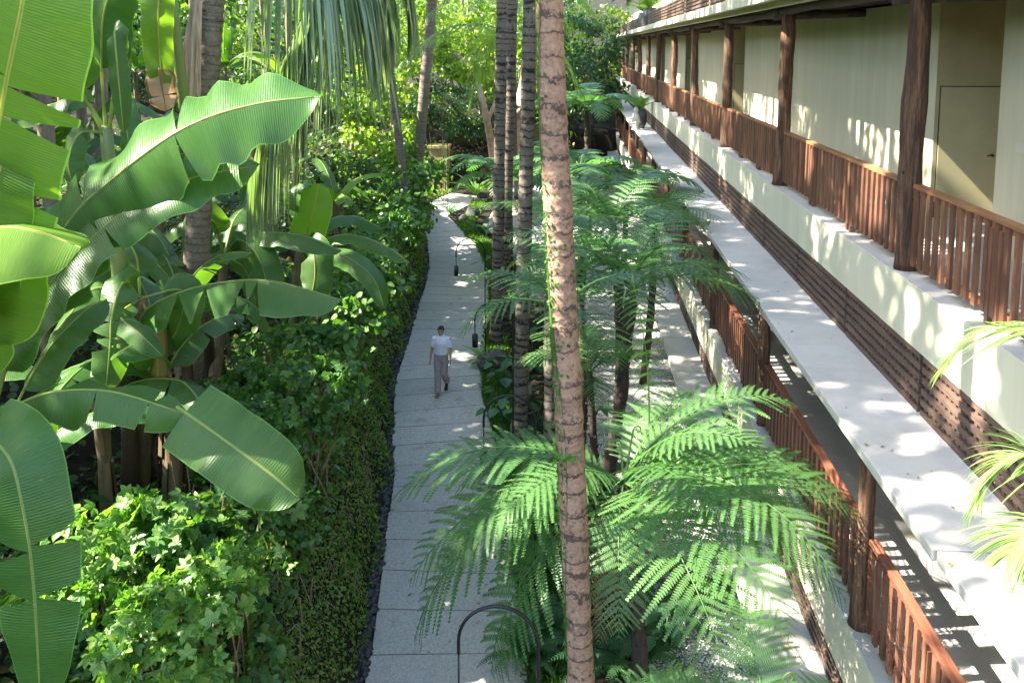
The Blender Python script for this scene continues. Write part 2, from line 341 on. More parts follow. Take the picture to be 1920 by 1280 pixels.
while s < L[-1] - 1:
    ln = .80 + jr.uniform(-.05, .07); tilt1 = jr.uniform(-.05, .05); g = .011
    a = np.array([s + g + tilt0, s + ln * .33, s + ln * .66, s + ln - g + tilt1]); b = np.array([s + g - tilt0, s + ln * .33, s + ln * .66, s + ln - g - tilt1])
    l, r = edge_at(GL, a), edge_at(GR, b)
    dv = nrm((r - l).mean(0)); l = l + dv * jr.uniform(-.03, .02); r = r + dv * jr.uniform(-.02, .03)
    ks = np.linspace(0, 1, 7); zz = .05 + jr.uniform(-.002, .002)
    top = np.zeros((4, 7, 3))
    for i in range(4):
        for k, t in enumerate(ks):
            top[i, k, :2] = l[i] * (1 - t) + r[i] * t; top[i, k, 2] = zz
            if i in (0, 3) and 0 < k < 6: top[i, k, 1] += jr.uniform(-.007, .007)
    mb.grid(top.transpose(1, 0, 2)[::-1])
    ring = np.concatenate([top[0], top[1:, 6], top[3, ::-1][1:], top[::-1][1:3, 0]])
    low = ring.copy(); low[:, 2] = .004
    mb.grid(np.stack([low, ring]), close=True)
    s += ln; tilt0 = tilt1
struct(mb.build('path', m, smooth=False))
mb = MB(); ss = np.linspace(0, L[-1], 90); l, r = edge_at(GL, ss), edge_at(GR, ss); dv = nrm(r - l)
mb.grid(np.stack([np.c_[l - dv * .05, np.full(90, .012)], np.c_[r + dv * .03, np.full(90, .012)]], 1)[:, ::-1])
struct(mb.build('path_bed', plain_mat('dark_bed', (.02, .02, .02), .9, .3, 20)))

mb = MB(); ny = 170; y_ = 6.5 * 6 ** RS.rand(ny); u_ = RS.beta(.6, .6, ny); leaves(mb, np.stack([xl(y_) * (1 - u_) + xr(y_) * u_, y_, np.full(ny, .056)], -1), RS.normal(size=(ny, 3)) * [1, 1, .02], RS.normal(size=(ny, 3)) * .12 + [0, 0, 1], .03 + .05 * RS.rand(ny), T_simple()); struct(mb.build('fallen_leaves', leaf_mat('fallen_leaf', [(.2, .12, .05), (.3, .22, .06), (.1, .1, .03)], .1, .7)), 'stuff')
# gravel garden along the building
m, nt, out = new_mat('white_gravel'); v = coords(nt, 'Object')
vo = nd(nt, 'ShaderNodeTexVoronoi'); vo.inputs['Scale'].default_value = 34; nt.links.new(v, vo.inputs['Vector'])
cc = ramp(nt, vo.outputs['Color'], [(.1, (.42, .41, .40)), (.6, (.66, .65, .63)), (.95, (.8, .79, .77))])
cc = mixc(nt, ramp(nt, vo.outputs['Distance'], [(.35, (0, 0, 0)), (.62, (1, 1, 1))]), cc, (.12, .11, .1))
finish(nt, out, cc, .8, bump(nt, vo.outputs['Distance'], -.9, .03), .3)
mb = MB(); ys = np.linspace(4, 47, 60); x0 = np.maximum(xr(ys) + 1.1, -.35) + .25 * noise2(ys, ys * .3, 1.1, 4); x0 = np.where(ys > 24, xr(ys) + 1.2, x0); x0 = np.where(ys < 11.5, np.maximum(x0, 1.0), x0)
mb.grid(np.stack([np.c_[x0, ys, np.full(60, .02)], np.c_[np.full(60, 2.45), ys, np.full(60, .02)]], 1)[:, ::-1]); struct(mb.build('gravel', m))

# vine covered bank beside the path, and the undergrowth above it
def bank_leaves(n, d0, d1, size, tm, lift, rs, ypow=2.0, ymax=45):
    u = rs.rand(n); y = 4.5 * (ymax / 4.5) ** (u ** (1 / 1.0)) if ypow else 4.5 + u * (ymax - 4.5)
    d = d0 + (d1 - d0) * rs.rand(n); x = xl(y) - .17 - d
    e = .05; z = height(x, y); nx = -(height(x + e, y) - height(x - e, y)) / (2 * e); nyy = -(height(x, y + e) - height(x, y - e)) / (2 * e)
    N = nrm(np.stack([nx, nyy, np.ones(n)], -1)); bulge = lift * np.clip(.45 + .75 * noise2(x * 1.2, y * 1.2, 1.4, 5), 0, 2)
    P = np.stack([x, y, z], -1) + N * (bulge * rs.rand(n))[:, None]
    T = nrm(np.cross(np.cross(N, [0, 0, -1.]), N) + .7 * rnd(n, rs)); N2 = nrm(N + .55 * rnd(n, rs))
    sz = size * (.6 + .8 * rs.rand(n)) * (.75 + y / 28.)
    return P, T, N2, sz
mb = MB(); leaves(mb, *bank_leaves(60000, -.04, 1.3, .05, T_simple(), .2, RS), T_simple()); struct(mb.build('moss_cover', M['moss']), 'stuff')
mb = MB(); leaves(mb, *bank_leaves(17000, .6, 2.7, .085, T_wide(), .38, RS), T_wide()); struct(mb.build('vine_cover', M['vine']), 'stuff')
mb = MB(); leaves(mb, *bank_leaves(4200, .7, 2.4, .10, T_palmate(), .42, RS), T_palmate()); struct(mb.build('creeper', M['shrub']), 'stuff')
mb = MB(); leaves(mb, *bank_leaves(900, .0, 2.4, .07, T_simple(), .3, RS), T_simple()); struct(mb.build('dead_leaves', leaf_mat('dead_bank_leaf', [(.3, .2, .07), (.36, .27, .06), (.2, .12, .06), (.4, .33, .2)], .3, .6)), 'stuff')
mb = MB()
for i in range(420):
    y = 5 * 8 ** RS.rand(); d0 = RS.uniform(.15, 1.6); x = xl(y) - .17 - d0; z = float(height(x, y)); q = rnd(2, RS) * .12; mb.tube(spline([(x, y, z), (x + q[0][0], y + q[0][1], z + .12 + .1 * RS.rand()), (x + .1 + q[1][0], y + q[1][1], z - .15)], 6), .004 + .004 * RS.rand(), 4, cap=False)
struct(mb.build('dry_twigs', M['root']), 'stuff')
def scatter_ground(n, x0, x1, y0, y1, size, lift, rs):
    y = y0 * (y1 / y0) ** rs.rand(n); x = x0 + (x1 - x0) * rs.rand(n); k = (xl(y) - 1.4 - x) > 0; x, y = x[k], y[k]; n = len(x)
    den = noise2(x, y, .8, 9); k = den > -.35 + .6 * rs.rand(n) - .3; x, y, den = x[k], y[k], den[k]; n = len(x)
    z = height(x, y) + lift * rs.rand(n) * np.clip(.6 + den, .1, 2)
    return np.stack([x, y, z], -1), nrm(rnd(n, rs) * [1, 1, .5] + [0, 0, -.2]), nrm(rnd(n, rs) * .6 + [0, 0, 1]), size * (.5 + rs.rand(n)) * (.7 + y / 32)
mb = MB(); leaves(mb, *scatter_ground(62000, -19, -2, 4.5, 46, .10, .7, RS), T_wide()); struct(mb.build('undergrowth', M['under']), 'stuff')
# leaf litter on the slope
mb = MB(); P, T, N, s_ = scatter_ground(6000, -18, -3, 5, 45, .12, .03, RS); P[:, 2] += .03; leaves(mb, P, T * [1, 1, .1], N, s_, T_simple()); struct(mb.build('leaf_litter', leaf_mat('litter_leaf', [(.16, .10, .05), (.24, .17, .1), (.1, .06, .03)], .1, .8)), 'stuff')

# dark stones between the path and the bank
def blob(rs, r, sub=1):
    v = np.array([(x, y, z) for x in (-1, 0, 1) for y in (-1, 0, 1) for z in (-1, 0, 1) if (x, y, z) != (0, 0, 0)], float)
    return v
def stone(mb, c, r, rs, nu=7, nv=5, flat=.7):
    th = np.linspace(0, PI, nv); ph = np.linspace(0, 2 * PI, nu, endpoint=False); a, b = np.meshgrid(th, ph, indexing='ij')
    v = np.stack([np.sin(a) * np.cos(b), np.sin(a) * np.sin(b), np.cos(a) * flat], -1)
    k = rnd(3, rs); f = 1 + .16 * np.sin(v @ k[0] * 2.2 + k[1][0]) + .1 * np.sin(v @ k[1] * 4 + 1)
    mb.grid(np.asarray(c) + v * f[..., None] * r * (1 + .35 * (rs.rand(3) - .5)), close=True)
mb = MB()
for i in range(1900):
    y = 5 * 8 ** RS.rand(); x = xl(y) - .03 - .22 * RS.rand(); stone(mb, (x, y, .03 + .05 * RS.rand()), .035 + .045 * RS.rand(), RS)
struct(mb.build('pebbles', plain_mat('dark_pebble', (.035, .035, .038), .5, .5, 12, .2)), 'stuff')
# short grass on the garden side of the path
def grass(mb, n, fx, y0, y1, h, rs):
    y = y0 * (y1 / y0) ** rs.rand(n); x = fx(y, rs.rand(n)); z = np.full(n, .0)
    leaves(mb, np.stack([x, y, z], -1), rnd(n, rs) * [.6, .6, .2] + [0, 0, .8], rnd(n, rs), h * (.5 + rs.rand(n)) * (.8 + y / 40), T_narrow())
mb = MB(); grass(mb, 26000, lambda y, u: xr(y) + .03 + u ** 1.3 * .6, 6, 40, .11, RS); struct(mb.build('grass', leaf_mat('grass_blade', [(.05, .12, .02), (.09, .19, .025), (.13, .23, .04)], .4, .5)), 'stuff')
# ------------------------------------------------------------------ building materials
def plaster(name, c, streak, dirt):
    m, nt, out = new_mat(name)
    v = coords(nt, 'Object', (1, .8, .09)); s1 = noise(nt, v, 2.6, 4, .65)
    v2 = coords(nt, 'Object'); n2 = noise(nt, v2, .8, 3); n3 = noise(nt, v2, 40, 3)
    cc = ramp(nt, s1, [(.38, c), (.56, tuple(x * .9 for x in c)), (.75, streak)])
    cc = mixc(nt, math_(nt, 'MULTIPLY', n2, .35), cc, dirt); finish(nt, out, cc, .85, bump(nt, n3, .12, .01), .25); return m
M['plaster'] = plaster('cream_plaster', (.64, .60, .44), (.56, .535, .37), (.56, .53, .37))
M['plaster_fascia'] = plaster('pale_green_plaster', (.63, .60, .455), (.52, .51, .36), (.56, .545, .40))
m, nt, out = new_mat('grey_concrete'); v = coords(nt, 'Object'); n1 = noise(nt, v, .9, 5, .65); n2 = noise(nt, v, 9, 5, .7); n3 = noise(nt, v, 60, 2)
vs = coords(nt, 'Object', (.35, 2.2, 1)); n4 = noise(nt, vs, 1.6, 4)
cc = ramp(nt, n1, [(.3, (.42, .41, .385)), (.55, (.53, .52, .49)), (.75, (.60, .59, .56))]); cc = mixc(nt, math_(nt, 'MULTIPLY', n2, .35), cc, (.36, .355, .34))
sp_ = ramp(nt, n2, [(.70, (0, 0, 0)), (.78, (1, 1, 1))]); cc = mixc(nt, math_(nt, 'MULTIPLY', sp_, .4), cc, (.2, .2, .19))
cc = mixc(nt, ramp(nt, n4, [(.58, (0, 0, 0)), (.75, (.35, .35, .35))]), cc, (.33, .33, .31))
sx = nd(nt, 'ShaderNodeSeparateXYZ'); nt.links.new(coords(nt, 'Object'), sx.inputs[0]); ex = math_(nt, 'SUBTRACT', 1., math_(nt, 'MULTIPLY', math_(nt, 'ADD', sx.outputs[0], 1.42), 3.6), True)
n5 = noise(nt, coords(nt, 'Object', (1, .6, 1)), 3.5, 5, .75); em = ramp(nt, math_(nt, 'MULTIPLY', math_(nt, 'ADD', ex, .12), n5), [(.30, (0, 0, 0)), (.46, (1, 1, 1))])
cc = mixc(nt, math_(nt, 'MULTIPLY', em, .9), cc, (.11, .115, .085)); cc = mixc(nt, 1., cc, (1., .965, .91), 'MULTIPLY')
finish(nt, out, cc, .8, bump(nt, math_(nt, 'ADD', n3, n2), .25, .012), .3); M['concrete'] = m
m, nt, out = new_mat('walkway_cement'); v = coords(nt, 'Object'); n1 = noise(nt, v, 1.3, 5, .65); n2 = noise(nt, v, 14, 4)
cc = ramp(nt, n1, [(.3, (.38, .36, .335)), (.7, (.52, .50, .47))]); cc = mixc(nt, math_(nt, 'MULTIPLY', n2, .3), cc, (.24, .235, .23)); finish(nt, out, cc, .6, bump(nt, n2, .15, .01), .4); M['cement'] = m
def wood(name, a, b, c, rough=.55, sc=(6, .5, 6), isl=.5):
    m, nt, out = new_mat(name); v = coords(nt, 'Object', sc); n = noise(nt, v, 3, 6, .7)
    cc = ramp(nt, n, [(.3, c), (.5, b), (.72, a)]); i = nd(nt, 'ShaderNodeNewGeometry').outputs['Random Per Island']
    cc = mixc(nt, math_(nt, 'MULTIPLY', i, isl), cc, c); finish(nt, out, cc, rough, bump(nt, n, .25, .006), .4); return m
M['railwood'] = wood('railing_hardwood', (.34, .17, .095), (.21, .095, .055), (.09, .04, .026), .5, (6, 6, .6), .75)
M['handrail'] = wood('handrail_hardwood', (.42, .215, .10), (.30, .14, .07), (.17, .075, .04), .42, (6, .5, 6), .15)
M['redwood'] = wood('reddish_hardwood', (.30, .125, .07), (.20, .075, .042), (.09, .034, .024), .36, (6, .5, 6), .3)
M['redslat'] = wood('reddish_slat', (.28, .125, .07), (.18, .075, .042), (.07, .03, .02), .42, (6, 6, .6), .6)
M['latticewood'] = wood('dark_lattice_wood', (.19, .122, .09), (.115, .072, .053), (.055, .035, .028), .6, (5, .7, 9), .35)
m, nt, out = new_mat('weathered_log'); v = coords(nt, 'Object', (4, 4, .3)); n = noise(nt, v, 4.5, 8, .8); v2 = coords(nt, 'Object', (1, 1, .6)); n2 = noise(nt, v2, 1.1, 3)
r_ = nd(nt, 'ShaderNodeObjectInfo').outputs['Random']
cc = ramp(nt, n, [(.3, (.02, .012, .009)), (.46, (.085, .045, .028)), (.56, (.22, .12, .065)), (.72, (.40, .26, .165))])
cc = mixc(nt, ramp(nt, n2, [(.5, (0, 0, 0)), (.7, (.8, .8, .8))]), cc, (.05, .034, .026))
cc = mixc(nt, math_(nt, 'MULTIPLY', r_, .38), cc, (.06, .04, .032))
kn = nd(nt, 'ShaderNodeTexVoronoi'); kn.inputs['Scale'].default_value = 2.6; nt.links.new(coords(nt, 'Object', (1.6, 1.6, 1)), kn.inputs['Vector'])
cc = mixc(nt, math_(nt, 'LESS_THAN', kn.outputs['Distance'], .06), cc, (.012, .009, .008))
finish(nt, out, cc, .8, bump(nt, n, 1., .05), .3); M['log'] = m
M['log_dark'] = plain_mat('dark_log', (.075, .055, .042), .85, .5, 8, .6, stretch=(1, .15, 1))
M['dark'] = plain_mat('dark_cavity', (.03, .028, .026), .95, .2, 4, 0)  # near-black, void darkness put into the colour; door trim uses it too
M['recess'] = plain_mat('olive_recess_paint_shaded', (.33, .29, .16), .8, .1, 2, .05)  # tan-olive paint, taken darker to put the recess shade into the colour
M['door'] = plain_mat('olive_door_paint', (.36, .325, .19), .55, .06, 3, .05)

# ------------------------------------------------------------------ the building
BY0, BY1 = -3., 76.
hotel = thing('hotel_building', 'long cream hotel wing with timber railed walkways and log posts stepping back by floor', 'building', (4.2, 0, 0))
def hp(mb, name, mat, parent=None, smooth=False):
    o = mb.build(name, mat, hotel, smooth); o.location = -hotel.location; return o
UF, XUC = 5.30, 3.90       # upper floor level, upper column line
LF, XLC = 1.94, 2.98       # lower floor level, lower column line
# upper walkway slab and its fascia
mb = MB(); mb.box(3.733, 7.4, BY0, BY1, UF - .2, UF); hp(mb, 'upper_walkway', M['cement'])
mb = MB(); mb.box(3.71, 3.731, BY0, BY1, 4.632, UF - .003); hp(mb, 'fascia', M['plaster_fascia'])
mb = MB(); mb.box(2.85, 2.871, BY0, BY1, 1.285, LF - .003); hp(mb, 'fascia', M['plaster_fascia'])
mb = MB(); mb.box(2.873, 5.4, BY0, BY1, LF - .25, LF); hp(mb, 'lower_walkway', M['cement'])
# ledges cast in lengths, each set a little in or out of line
lj = [BY0, 1.2, 6.14, 11.6, 16.5, 21.6, 27.0, 33.2, 39, 45, 51, 57, 63, 69, BY1]; jr = random.Random(5)
for a, b, k in zip(lj[:-1], lj[1:], range(20)):
    mb = MB(); dx = (.018 if k % 2 else -.006) + jr.uniform(-.01, .01); dz = jr.uniform(-.008, .008)
    mb.box(2.83 + dx, 4.35, a + .008, b - .008, 3.865 + dz, 3.97 + dz)
    o = hp(mb, 'ledge', M['concrete']); bv = o.modifiers.new('bevel', 'BEVEL'); bv.width = .012; bv.segments = 2
lj2 = [BY0, 4.9, 9.6, 14.4, 19.2, 24, 29, 34, 40, 46, 52, 60, 68, BY1]
for a, b in zip(lj2[:-1], lj2[1:]):
    mb = MB(); dx = jr.uniform(-.02, .02); mb.box(2.17 + dx, 3.0, a + .008, b - .008, .70, .83)
    o = hp(mb, 'ledge', M['concrete']); bv = o.modifiers.new('bevel', 'BEVEL'); bv.width = .012; bv.segments = 2
mb = MB(); nl = 130; ly = 3 + 45 * RS.rand(nl) ** 1.5; up_ = RS.rand(nl) < .6; leaves(mb, np.stack([np.where(up_, 2.87 + .8 * RS.rand(nl), 2.22 + .6 * RS.rand(nl)), ly, np.where(up_, 3.984, .836)], -1), RS.normal(size=(nl, 3)) * [1, 1, .02], RS.normal(size=(nl, 3)) * .15 + [0, 0, 1], .03 + .05 * RS.rand(nl), T_simple()); struct(mb.build('ledge_litter', leaf_mat('ledge_litter_leaf', [(.2, .12, .05), (.28, .2, .07), (.1, .08, .03)], .1, .7)), 'stuff')
# near-black backs painting the dark voids behind the lattices, and the base wall
mb = MB(); mb.box(4.352, 4.45, BY0, BY1, 3.80, UF - .202); hp(mb, 'cavity_shade_back', M['dark'])
mb = MB(); mb.box(3.25, 3.35, BY0, BY1, .832, LF - .252); hp(mb, 'cavity_shade_back', M['dark'])
mb = MB(); mb.box(2.62, 2.8, BY0, BY1, -.3, .698); hp(mb, 'base_wall', plain_mat('shade_dark_base_plaster', (.16, .15, .12), .9, .4, 3, .2))  # coloured dark to paint in the shadowed recess under the ledge
# lower rooms' wall and their soffit
mb = MB(); mb.box(5.402, 5.6, BY0, BY1, LF - .3, UF - .202); hp(mb, 'wall', M['plaster'])
# upper wall with recessed entries; a recess shows a door facing along the walkway
rec = [(10.66, 12.5), (26.3, 28.2), (38.4, 40.3), (49.5, 51.4), (60.5, 62.4)]
WX = 5.40; ys = [BY0] + [q for r in rec for q in r] + [BY1]
for i in range(0, len(ys), 2):
    mb = MB(); mb.box(WX, 7.2, ys[i], ys[i + 1], UF + .002, 8.60); hp(mb, 'wall', M['plaster'])
for i, (a, b) in enumerate(rec):
    mb = MB(); mb.box(7.0, 7.19, a + .002, b - .002, UF + .002, 8.6); hp(mb, 'recess_wall', M['plaster'])
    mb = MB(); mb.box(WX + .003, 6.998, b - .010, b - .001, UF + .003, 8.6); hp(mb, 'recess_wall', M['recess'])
    mb = MB(); x0 = 5.47; mb.box(x0, x0 + .86, b - .03, b - .0105, UF + .01, UF + 2.0); o = hp(mb, 'door', M['door'])
    for ex in ((x0 - .012, x0, UF, UF + 2.012), (x0 + .86, x0 + .872, UF, UF + 2.012), (x0 - .012, x0 + .872, UF + 2.0, UF + 2.012)):
        pass
    fb = MB(); fb.box(x0 - .014, x0 - .002, b - .016, b - .0105, UF + .01, UF + 2.0); fb.box(x0 + .862, x0 + .874, b - .016, b - .0105, UF + .01, UF + 2.0); fb.box(x0 - .014, x0 + .874, b - .016, b - .0105, UF + 2.002, UF + 2.016)
    fb.build('door_frame', M['dark'], o, False)
    hb = MB(); hb.tube([(x0 + .78, b - .03, UF + .98), (x0 + .78, b - .07, UF + .98)], .022, 8); hb.tube([(x0 + .78, b - .07, UF + .98), (x0 + .70, b - .07, UF + .98)], .011, 6); hb.build('handle', M['dark'], o)
# switch plates on the near wall corner
mb = MB(); 
mb.box(WX - .012, WX - .001, 10.0, 10.2, 6.62, 6.74)
hp(mb, 'switch_plate', plain_mat('switch_plastic', (.60, .58, .46), .4, .02, 3, 0))
# top floor: slab edge, soffit, ceiling boards, lattice band, wall and roof
mb = MB(); mb.box(3.30, 3.42, BY0, BY1, 8.69, 8.90); hp(mb, 'fascia', M['plaster_fascia'])
mb = MB(); mb.box(3.422, 7.2, BY0, BY1, 8.72, 8.88); hp(mb, 'top_floor_slab', M['plaster'])
mb = MB(); mb.box(3.60, 3.75, BY0, BY1, 8.62, 8.718); hp(mb, 'soffit_step', M['plaster'])
mb = MB()
for y in np.arange(BY0, BY1, .16): mb.box(4.0, 5.398, y, y + .145, 8.64 + .004 * (int(y * 7) % 3), 8.70)
hp(mb, 'ceiling_boards', M['log_dark'])
mb = MB(); mb.box(4.6, 7.2, BY0, BY1, 8.9, 12.3); hp(mb, 'wall', M['plaster'])
mb = MB(); q = [[(3.2, BY0, 12.1), (3.2, BY1, 12.1)], [(6.5, BY0, 14.2), (6.5, BY1, 14.2)], [(10, BY0, 12.1), (10, BY1, 12.1)]]; mb.grid(np.array(q)); mb.grid(np.array(q) - [0, 0, .15])
hp(mb, 'roof', plain_mat('roof_shingle', (.09, .07, .055), .9, .4, 12, .4))
mb = MB(); mb.box(7.2, 9.8, BY0, BY1, -.3, 12.3); hp(mb, 'rear_block', M['plaster'])
# lattice panels
def lattice_mesh(ln, h, rows):
    mb = MB(); g = .056; bh = (h - g * (rows - 1)) / rows
    for r in range(rows): mb.box(-.018, .024, 0, ln, r * (bh + g), r * (bh + g) + bh)
    for y in np.arange(.05, ln, .105): mb.box(.008, .023, y, y + .05, .005, h - .005)
    for y in (0.0, ln - .06): mb.box(.030, .075, y + .004, y + .056, .0, h)
    return mb.mesh('lattice', M['latticewood'], False)
L1 = lattice_mesh(2.34, .655, 6); L2 = lattice_mesh(2.34, .44, 5); L3 = lattice_mesh(2.34, .62, 6)
for (me, x, z, y0, n) in ((L1, 3.735, 3.972, -1.0, 31), (L2, 2.90, .835, 1.0, 29), (L3, 3.50, 8.905, 5.0, 28)):
    for k in range(n):
        inst('lattice_panel', me, hotel, Vector((x + jr.uniform(-.006, .006), y0 + 2.4 * k, z)) - hotel.location)
# log columns
def log_mesh(h, r, seed, lean=.03):
    rs = np.random.RandomState(seed); mb = MB(); n = 22; z = np.linspace(0, h, n); ph = rs.rand(4) * 6
    p = np.stack([lean * np.sin(z * 1.1 + ph[0]) + .4 * lean * np.sin(z * 3 + ph[2]), lean * np.sin(z * .9 + ph[1]), z], -1)
    rad = r * (1.08 - .12 * z / h + .06 * np.sin(z * 2.2 + ph[2]) + .035 * np.sin(z * 6 + ph[3]) + .02 * rs.normal(size=n)); rad[0] *= 1.06
    mb.tube(p, rad, 16); v = mb.v[0]; a = np.arctan2(v[:, 1], v[:, 0]); f = 1 + .05 * np.sin(a * 3 + v[:, 2] * 1.3 + ph[0]) + .03 * np.sin(a * 5 - v[:, 2] * 2)
    c = np.repeat(p, 16, 0); mb.v[0] = c + (v - c) * f[:, None]
    return mb.mesh('log', M['log'])
UCY = [9.54 + 5.76 * k for k in range(-1, 12)]; LCY = [7.93 + 4.47 * k for k in range(-1, 15)]
um = [log_mesh(8.50 - UF, .122, s) for s in (1, 2, 3, 4)]; lm = [log_mesh(3.86 - LF, .088, s, .02) for s in (11, 12, 13, 14)]
for k, y in enumerate(UCY): inst('column', um[k % 4], hotel, Vector((XUC, y, UF)) - hotel.location, (0, 0, k * 1.9))
for k, y in enumerate(LCY): inst('column', lm[k % 4], hotel, Vector((XLC, y, LF)) - hotel.location, (0, 0, k * 2.3))
mb = MB(); yy = np.linspace(BY0, BY1, 120); mb.tube(np.stack([XUC + .03 * np.sin(yy * .8), yy, 8.56 + .02 * np.sin(yy * .55 + 1)], -1), .085 + .012 * np.sin(yy * 1.7), 12); hp(mb, 'log_beam', M['log_dark'], smooth=True)
for k, y in enumerate(UCY):
    mb = MB(); mb.tube([(3.72, y + .33, 8.47), (4.3, y + .34, 8.50), (5.39, y + .33, 8.53)], [.085, .09, .08], 10); hp(mb, 'cross_beam', M['log_dark'], smooth=True)
mb = MB(); mb.box(2.98, 3.10, BY0, BY1, 3.76, 3.856); hp(mb, 'ledge_beam', M['log_dark'])
# railings: a bay between two posts is handrail and bottom rail, slats, doubled posts
def railing(bay, mats, name):
    hb = MB(); hb.box(-.046, .046, 0, bay, .99, 1.035); hb.box(-.02, .03, 0, bay, .13, .185); hb.box(-.02, .03, 0, bay, .925, .983)
    h = hb.mesh('rail_frame', mats[0], False); sb = MB(); n = int(round(bay / .18)); rr = random.Random(int(bay * 100))
    for i in range(n):
        y = (i + .5) * bay / n; w = .037 + rr.uniform(-.004, .004); sb.box(-.056 + rr.uniform(-.004, .004), -.0215, y - w, y + w, .10 + rr.uniform(-.008, .008), .982)
    s_ = sb.mesh('slats', mats[1], False); pb = MB(); pb.box(-.048, .022, -.032, .032, 0.002, .924); return h, s_, pb.mesh('post', mats[1], False), bay
def put_railing(rl, x, y, z, posts):
    h, s_, p, bay = rl
    o = inst('railing', h, hotel, Vector((x, y, z)) - hotel.location); inst('slats', s_, o)
    if posts:
        for t in (bay / 3, 2 * bay / 3):
            for d in (-.075, .075): inst('post', p, o, (.0, t + d, 0))
ru = railing(5.76 - .27, (M['handrail'], M['railwood']), 'u'); rl_ = railing(4.47 - .2, (M['redwood'], M['redslat']), 'l')
for k, y in enumerate(UCY[:-1]): put_railing(ru, XUC + .02, y + .135, UF, k < 8)
for k, y in enumerate(LCY[:-1]): put_railing(rl_, XLC + .05, y + .1, LF, k < 8)

# ------------------------------------------------------------------ lamps along the path
M['black'] = plain_mat('black_metal', (.018, .018, .02), .42, .2, 8, .05, .3)
def lamp(px, py_, Yd, label, w=.72, hgt=3.3, drop=.78):
    top = at(px, py_, Yd); x, y = top[0], top[1]; h = top[2]
    o = thing('path_lamp', label, 'garden lamp', (x + w / 2, y, 0), 'gooseneck lamps beside the path'); r = w / 2; a = np.linspace(0, PI, 22)
    mb = MB(); pts = [(0, 0, .0), (0, 0, h - r)] + [(-r + r * math.cos(t), 0, h - r + r * math.sin(t)) for t in a[1:]] + [(-w, 0, h - r - .12)]
    mb.tube(pts, .0155, 10); mb.build('post', M['black'], o)
    mb = MB(); mb.tube([(-w, 0, h - r - .12), (-w, 0, h - drop - r)], .009, 6); mb.build('cord', M['black'], o)
    mb = MB(); z = h - drop - r; mb.tube([(-w, 0, z + .02), (-w, 0, z), (-w, 0, z - .005), (-w, 0, z - .24), (-w, 0, z - .235)], [.03, .035, .055, .055, .045], 14); mb.build('lamp_shade', M['black'], o)
    mb = MB(); mb.tube([(0, 0, .0), (0, 0, .05)], [.07, .06], 12); mb.build('base_plate', M['black'], o)
    return o
lamp(934, 1136, 6.62, 'nearest black gooseneck lamp, at the bottom edge under the fern fronds', drop=.75)
lamp(955, 741, 10.6, 'black gooseneck lamp on the moss side in front of the grey banded trunk', drop=.45)
lamp(926, 567, 14.5, 'black gooseneck lamp arching just right of the walking woman', drop=.27)
lamp(882, 447, 19.2, 'black gooseneck lamp behind the woman where the path narrows', drop=.35)
lamp(824, 250, 37.5, 'farthest gooseneck lamp, in front of the mossy pillar', w=.75)

# ------------------------------------------------------------------ far end of the path: pillar and wall
def mossy(name, a, b, c):
    m, nt, out = new_mat(name); v = coords(nt, 'Object', (1, 1, .25)); n = noise(nt, v, 3, 6, .7); n2 = noise(nt, coords(nt, 'Object'), 1.2, 4)
    cc = ramp(nt, n, [(.3, a), (.55, b), (.75, c)]); cc = mixc(nt, math_(nt, 'MULTIPLY', n2, .5), cc, a); finish(nt, out, cc, .9, bump(nt, n, .5, .03), .2); return m
M['pillar'] = mossy('stained_yellow_plaster', (.20, .17, .07), (.46, .38, .18), (.56, .5, .3)); M['mosswall'] = mossy('mossy_old_wall', (.045, .042, .018), (.10, .09, .035), (.17, .14, .06))
p0 = at(804, 345, 43.5); p1 = at(839, 345, 43.5)
o = thing('stone_pillar', 'squat ochre pillar with a flat cap standing where the path bends', 'pillar', (p0[0], 43.5, 0)); wd = p1[0] - p0[0]
mb = MB(); mb.box(0, wd, 0, wd, -.2, 2.3); mb.build('shaft', M['pillar'], o, False); mb = MB(); mb.box(-.07, wd + .07, -.07, wd + .07, 2.302, 2.45); mb.build('cap', M['pillar'], o, False)
mb = MB(); a = at(838, 300, 46.5); b = at(1060, 300, 47.5); n = 30; t = np.linspace(0, 1, n)
xs = a[0] + (b[0] - a[0]) * t; yw = 46.5 + t * 1.0; top = 3.4 + .25 * np.sin(t * 9) + .15 * np.sin(t * 23)
mb.grid(np.stack([np.c_[xs, yw, np.full(n, -.3)], np.c_[xs, yw, top], np.c_[xs, yw + .35, top], np.c_[xs, yw + .35, np.full(n, -.3)]], 1)); o = mb.build('garden_wall', M['mosswall'], None, False); tag(o, 'old brown moss-stained wall closing the garden behind the path end', 'wall')
a = at(1068, 300, 37); mb = MB(); mb.box(a[0], 2.15, 37, 37.25, -.2, 2.6); o = mb.build('garden_wall', mossy('pale_screen_wall', (.22, .22, .12), (.36, .35, .22), (.45, .44, .3)), None, False); tag(o, 'pale plain screen wall joining the hotel ledge behind thin fern trunks', 'wall')

# rocks by the path bend
for px, py_, r, lb in ((886, 407, .36, 'largest dark boulder among plants inside the path bend'), (868, 416, .24, 'low dark rock on the lawn edge at the path bend'), (905, 372, .3, 'upright dark rock under the pale strap plant'), (925, 690, .36, 'grey stone below the bird nest fern by the path')):
    p = gr(px, py_); mb = MB(); stone(mb, (0, 0, r * .45), r, RS, 12, 9, .8); o = mb.build('boulder', plain_mat('dark_rock', (.07, .068, .065), .8, .5, 5, .5), None, True, p); tag(o, lb, 'rock', 'rocks beside the path')

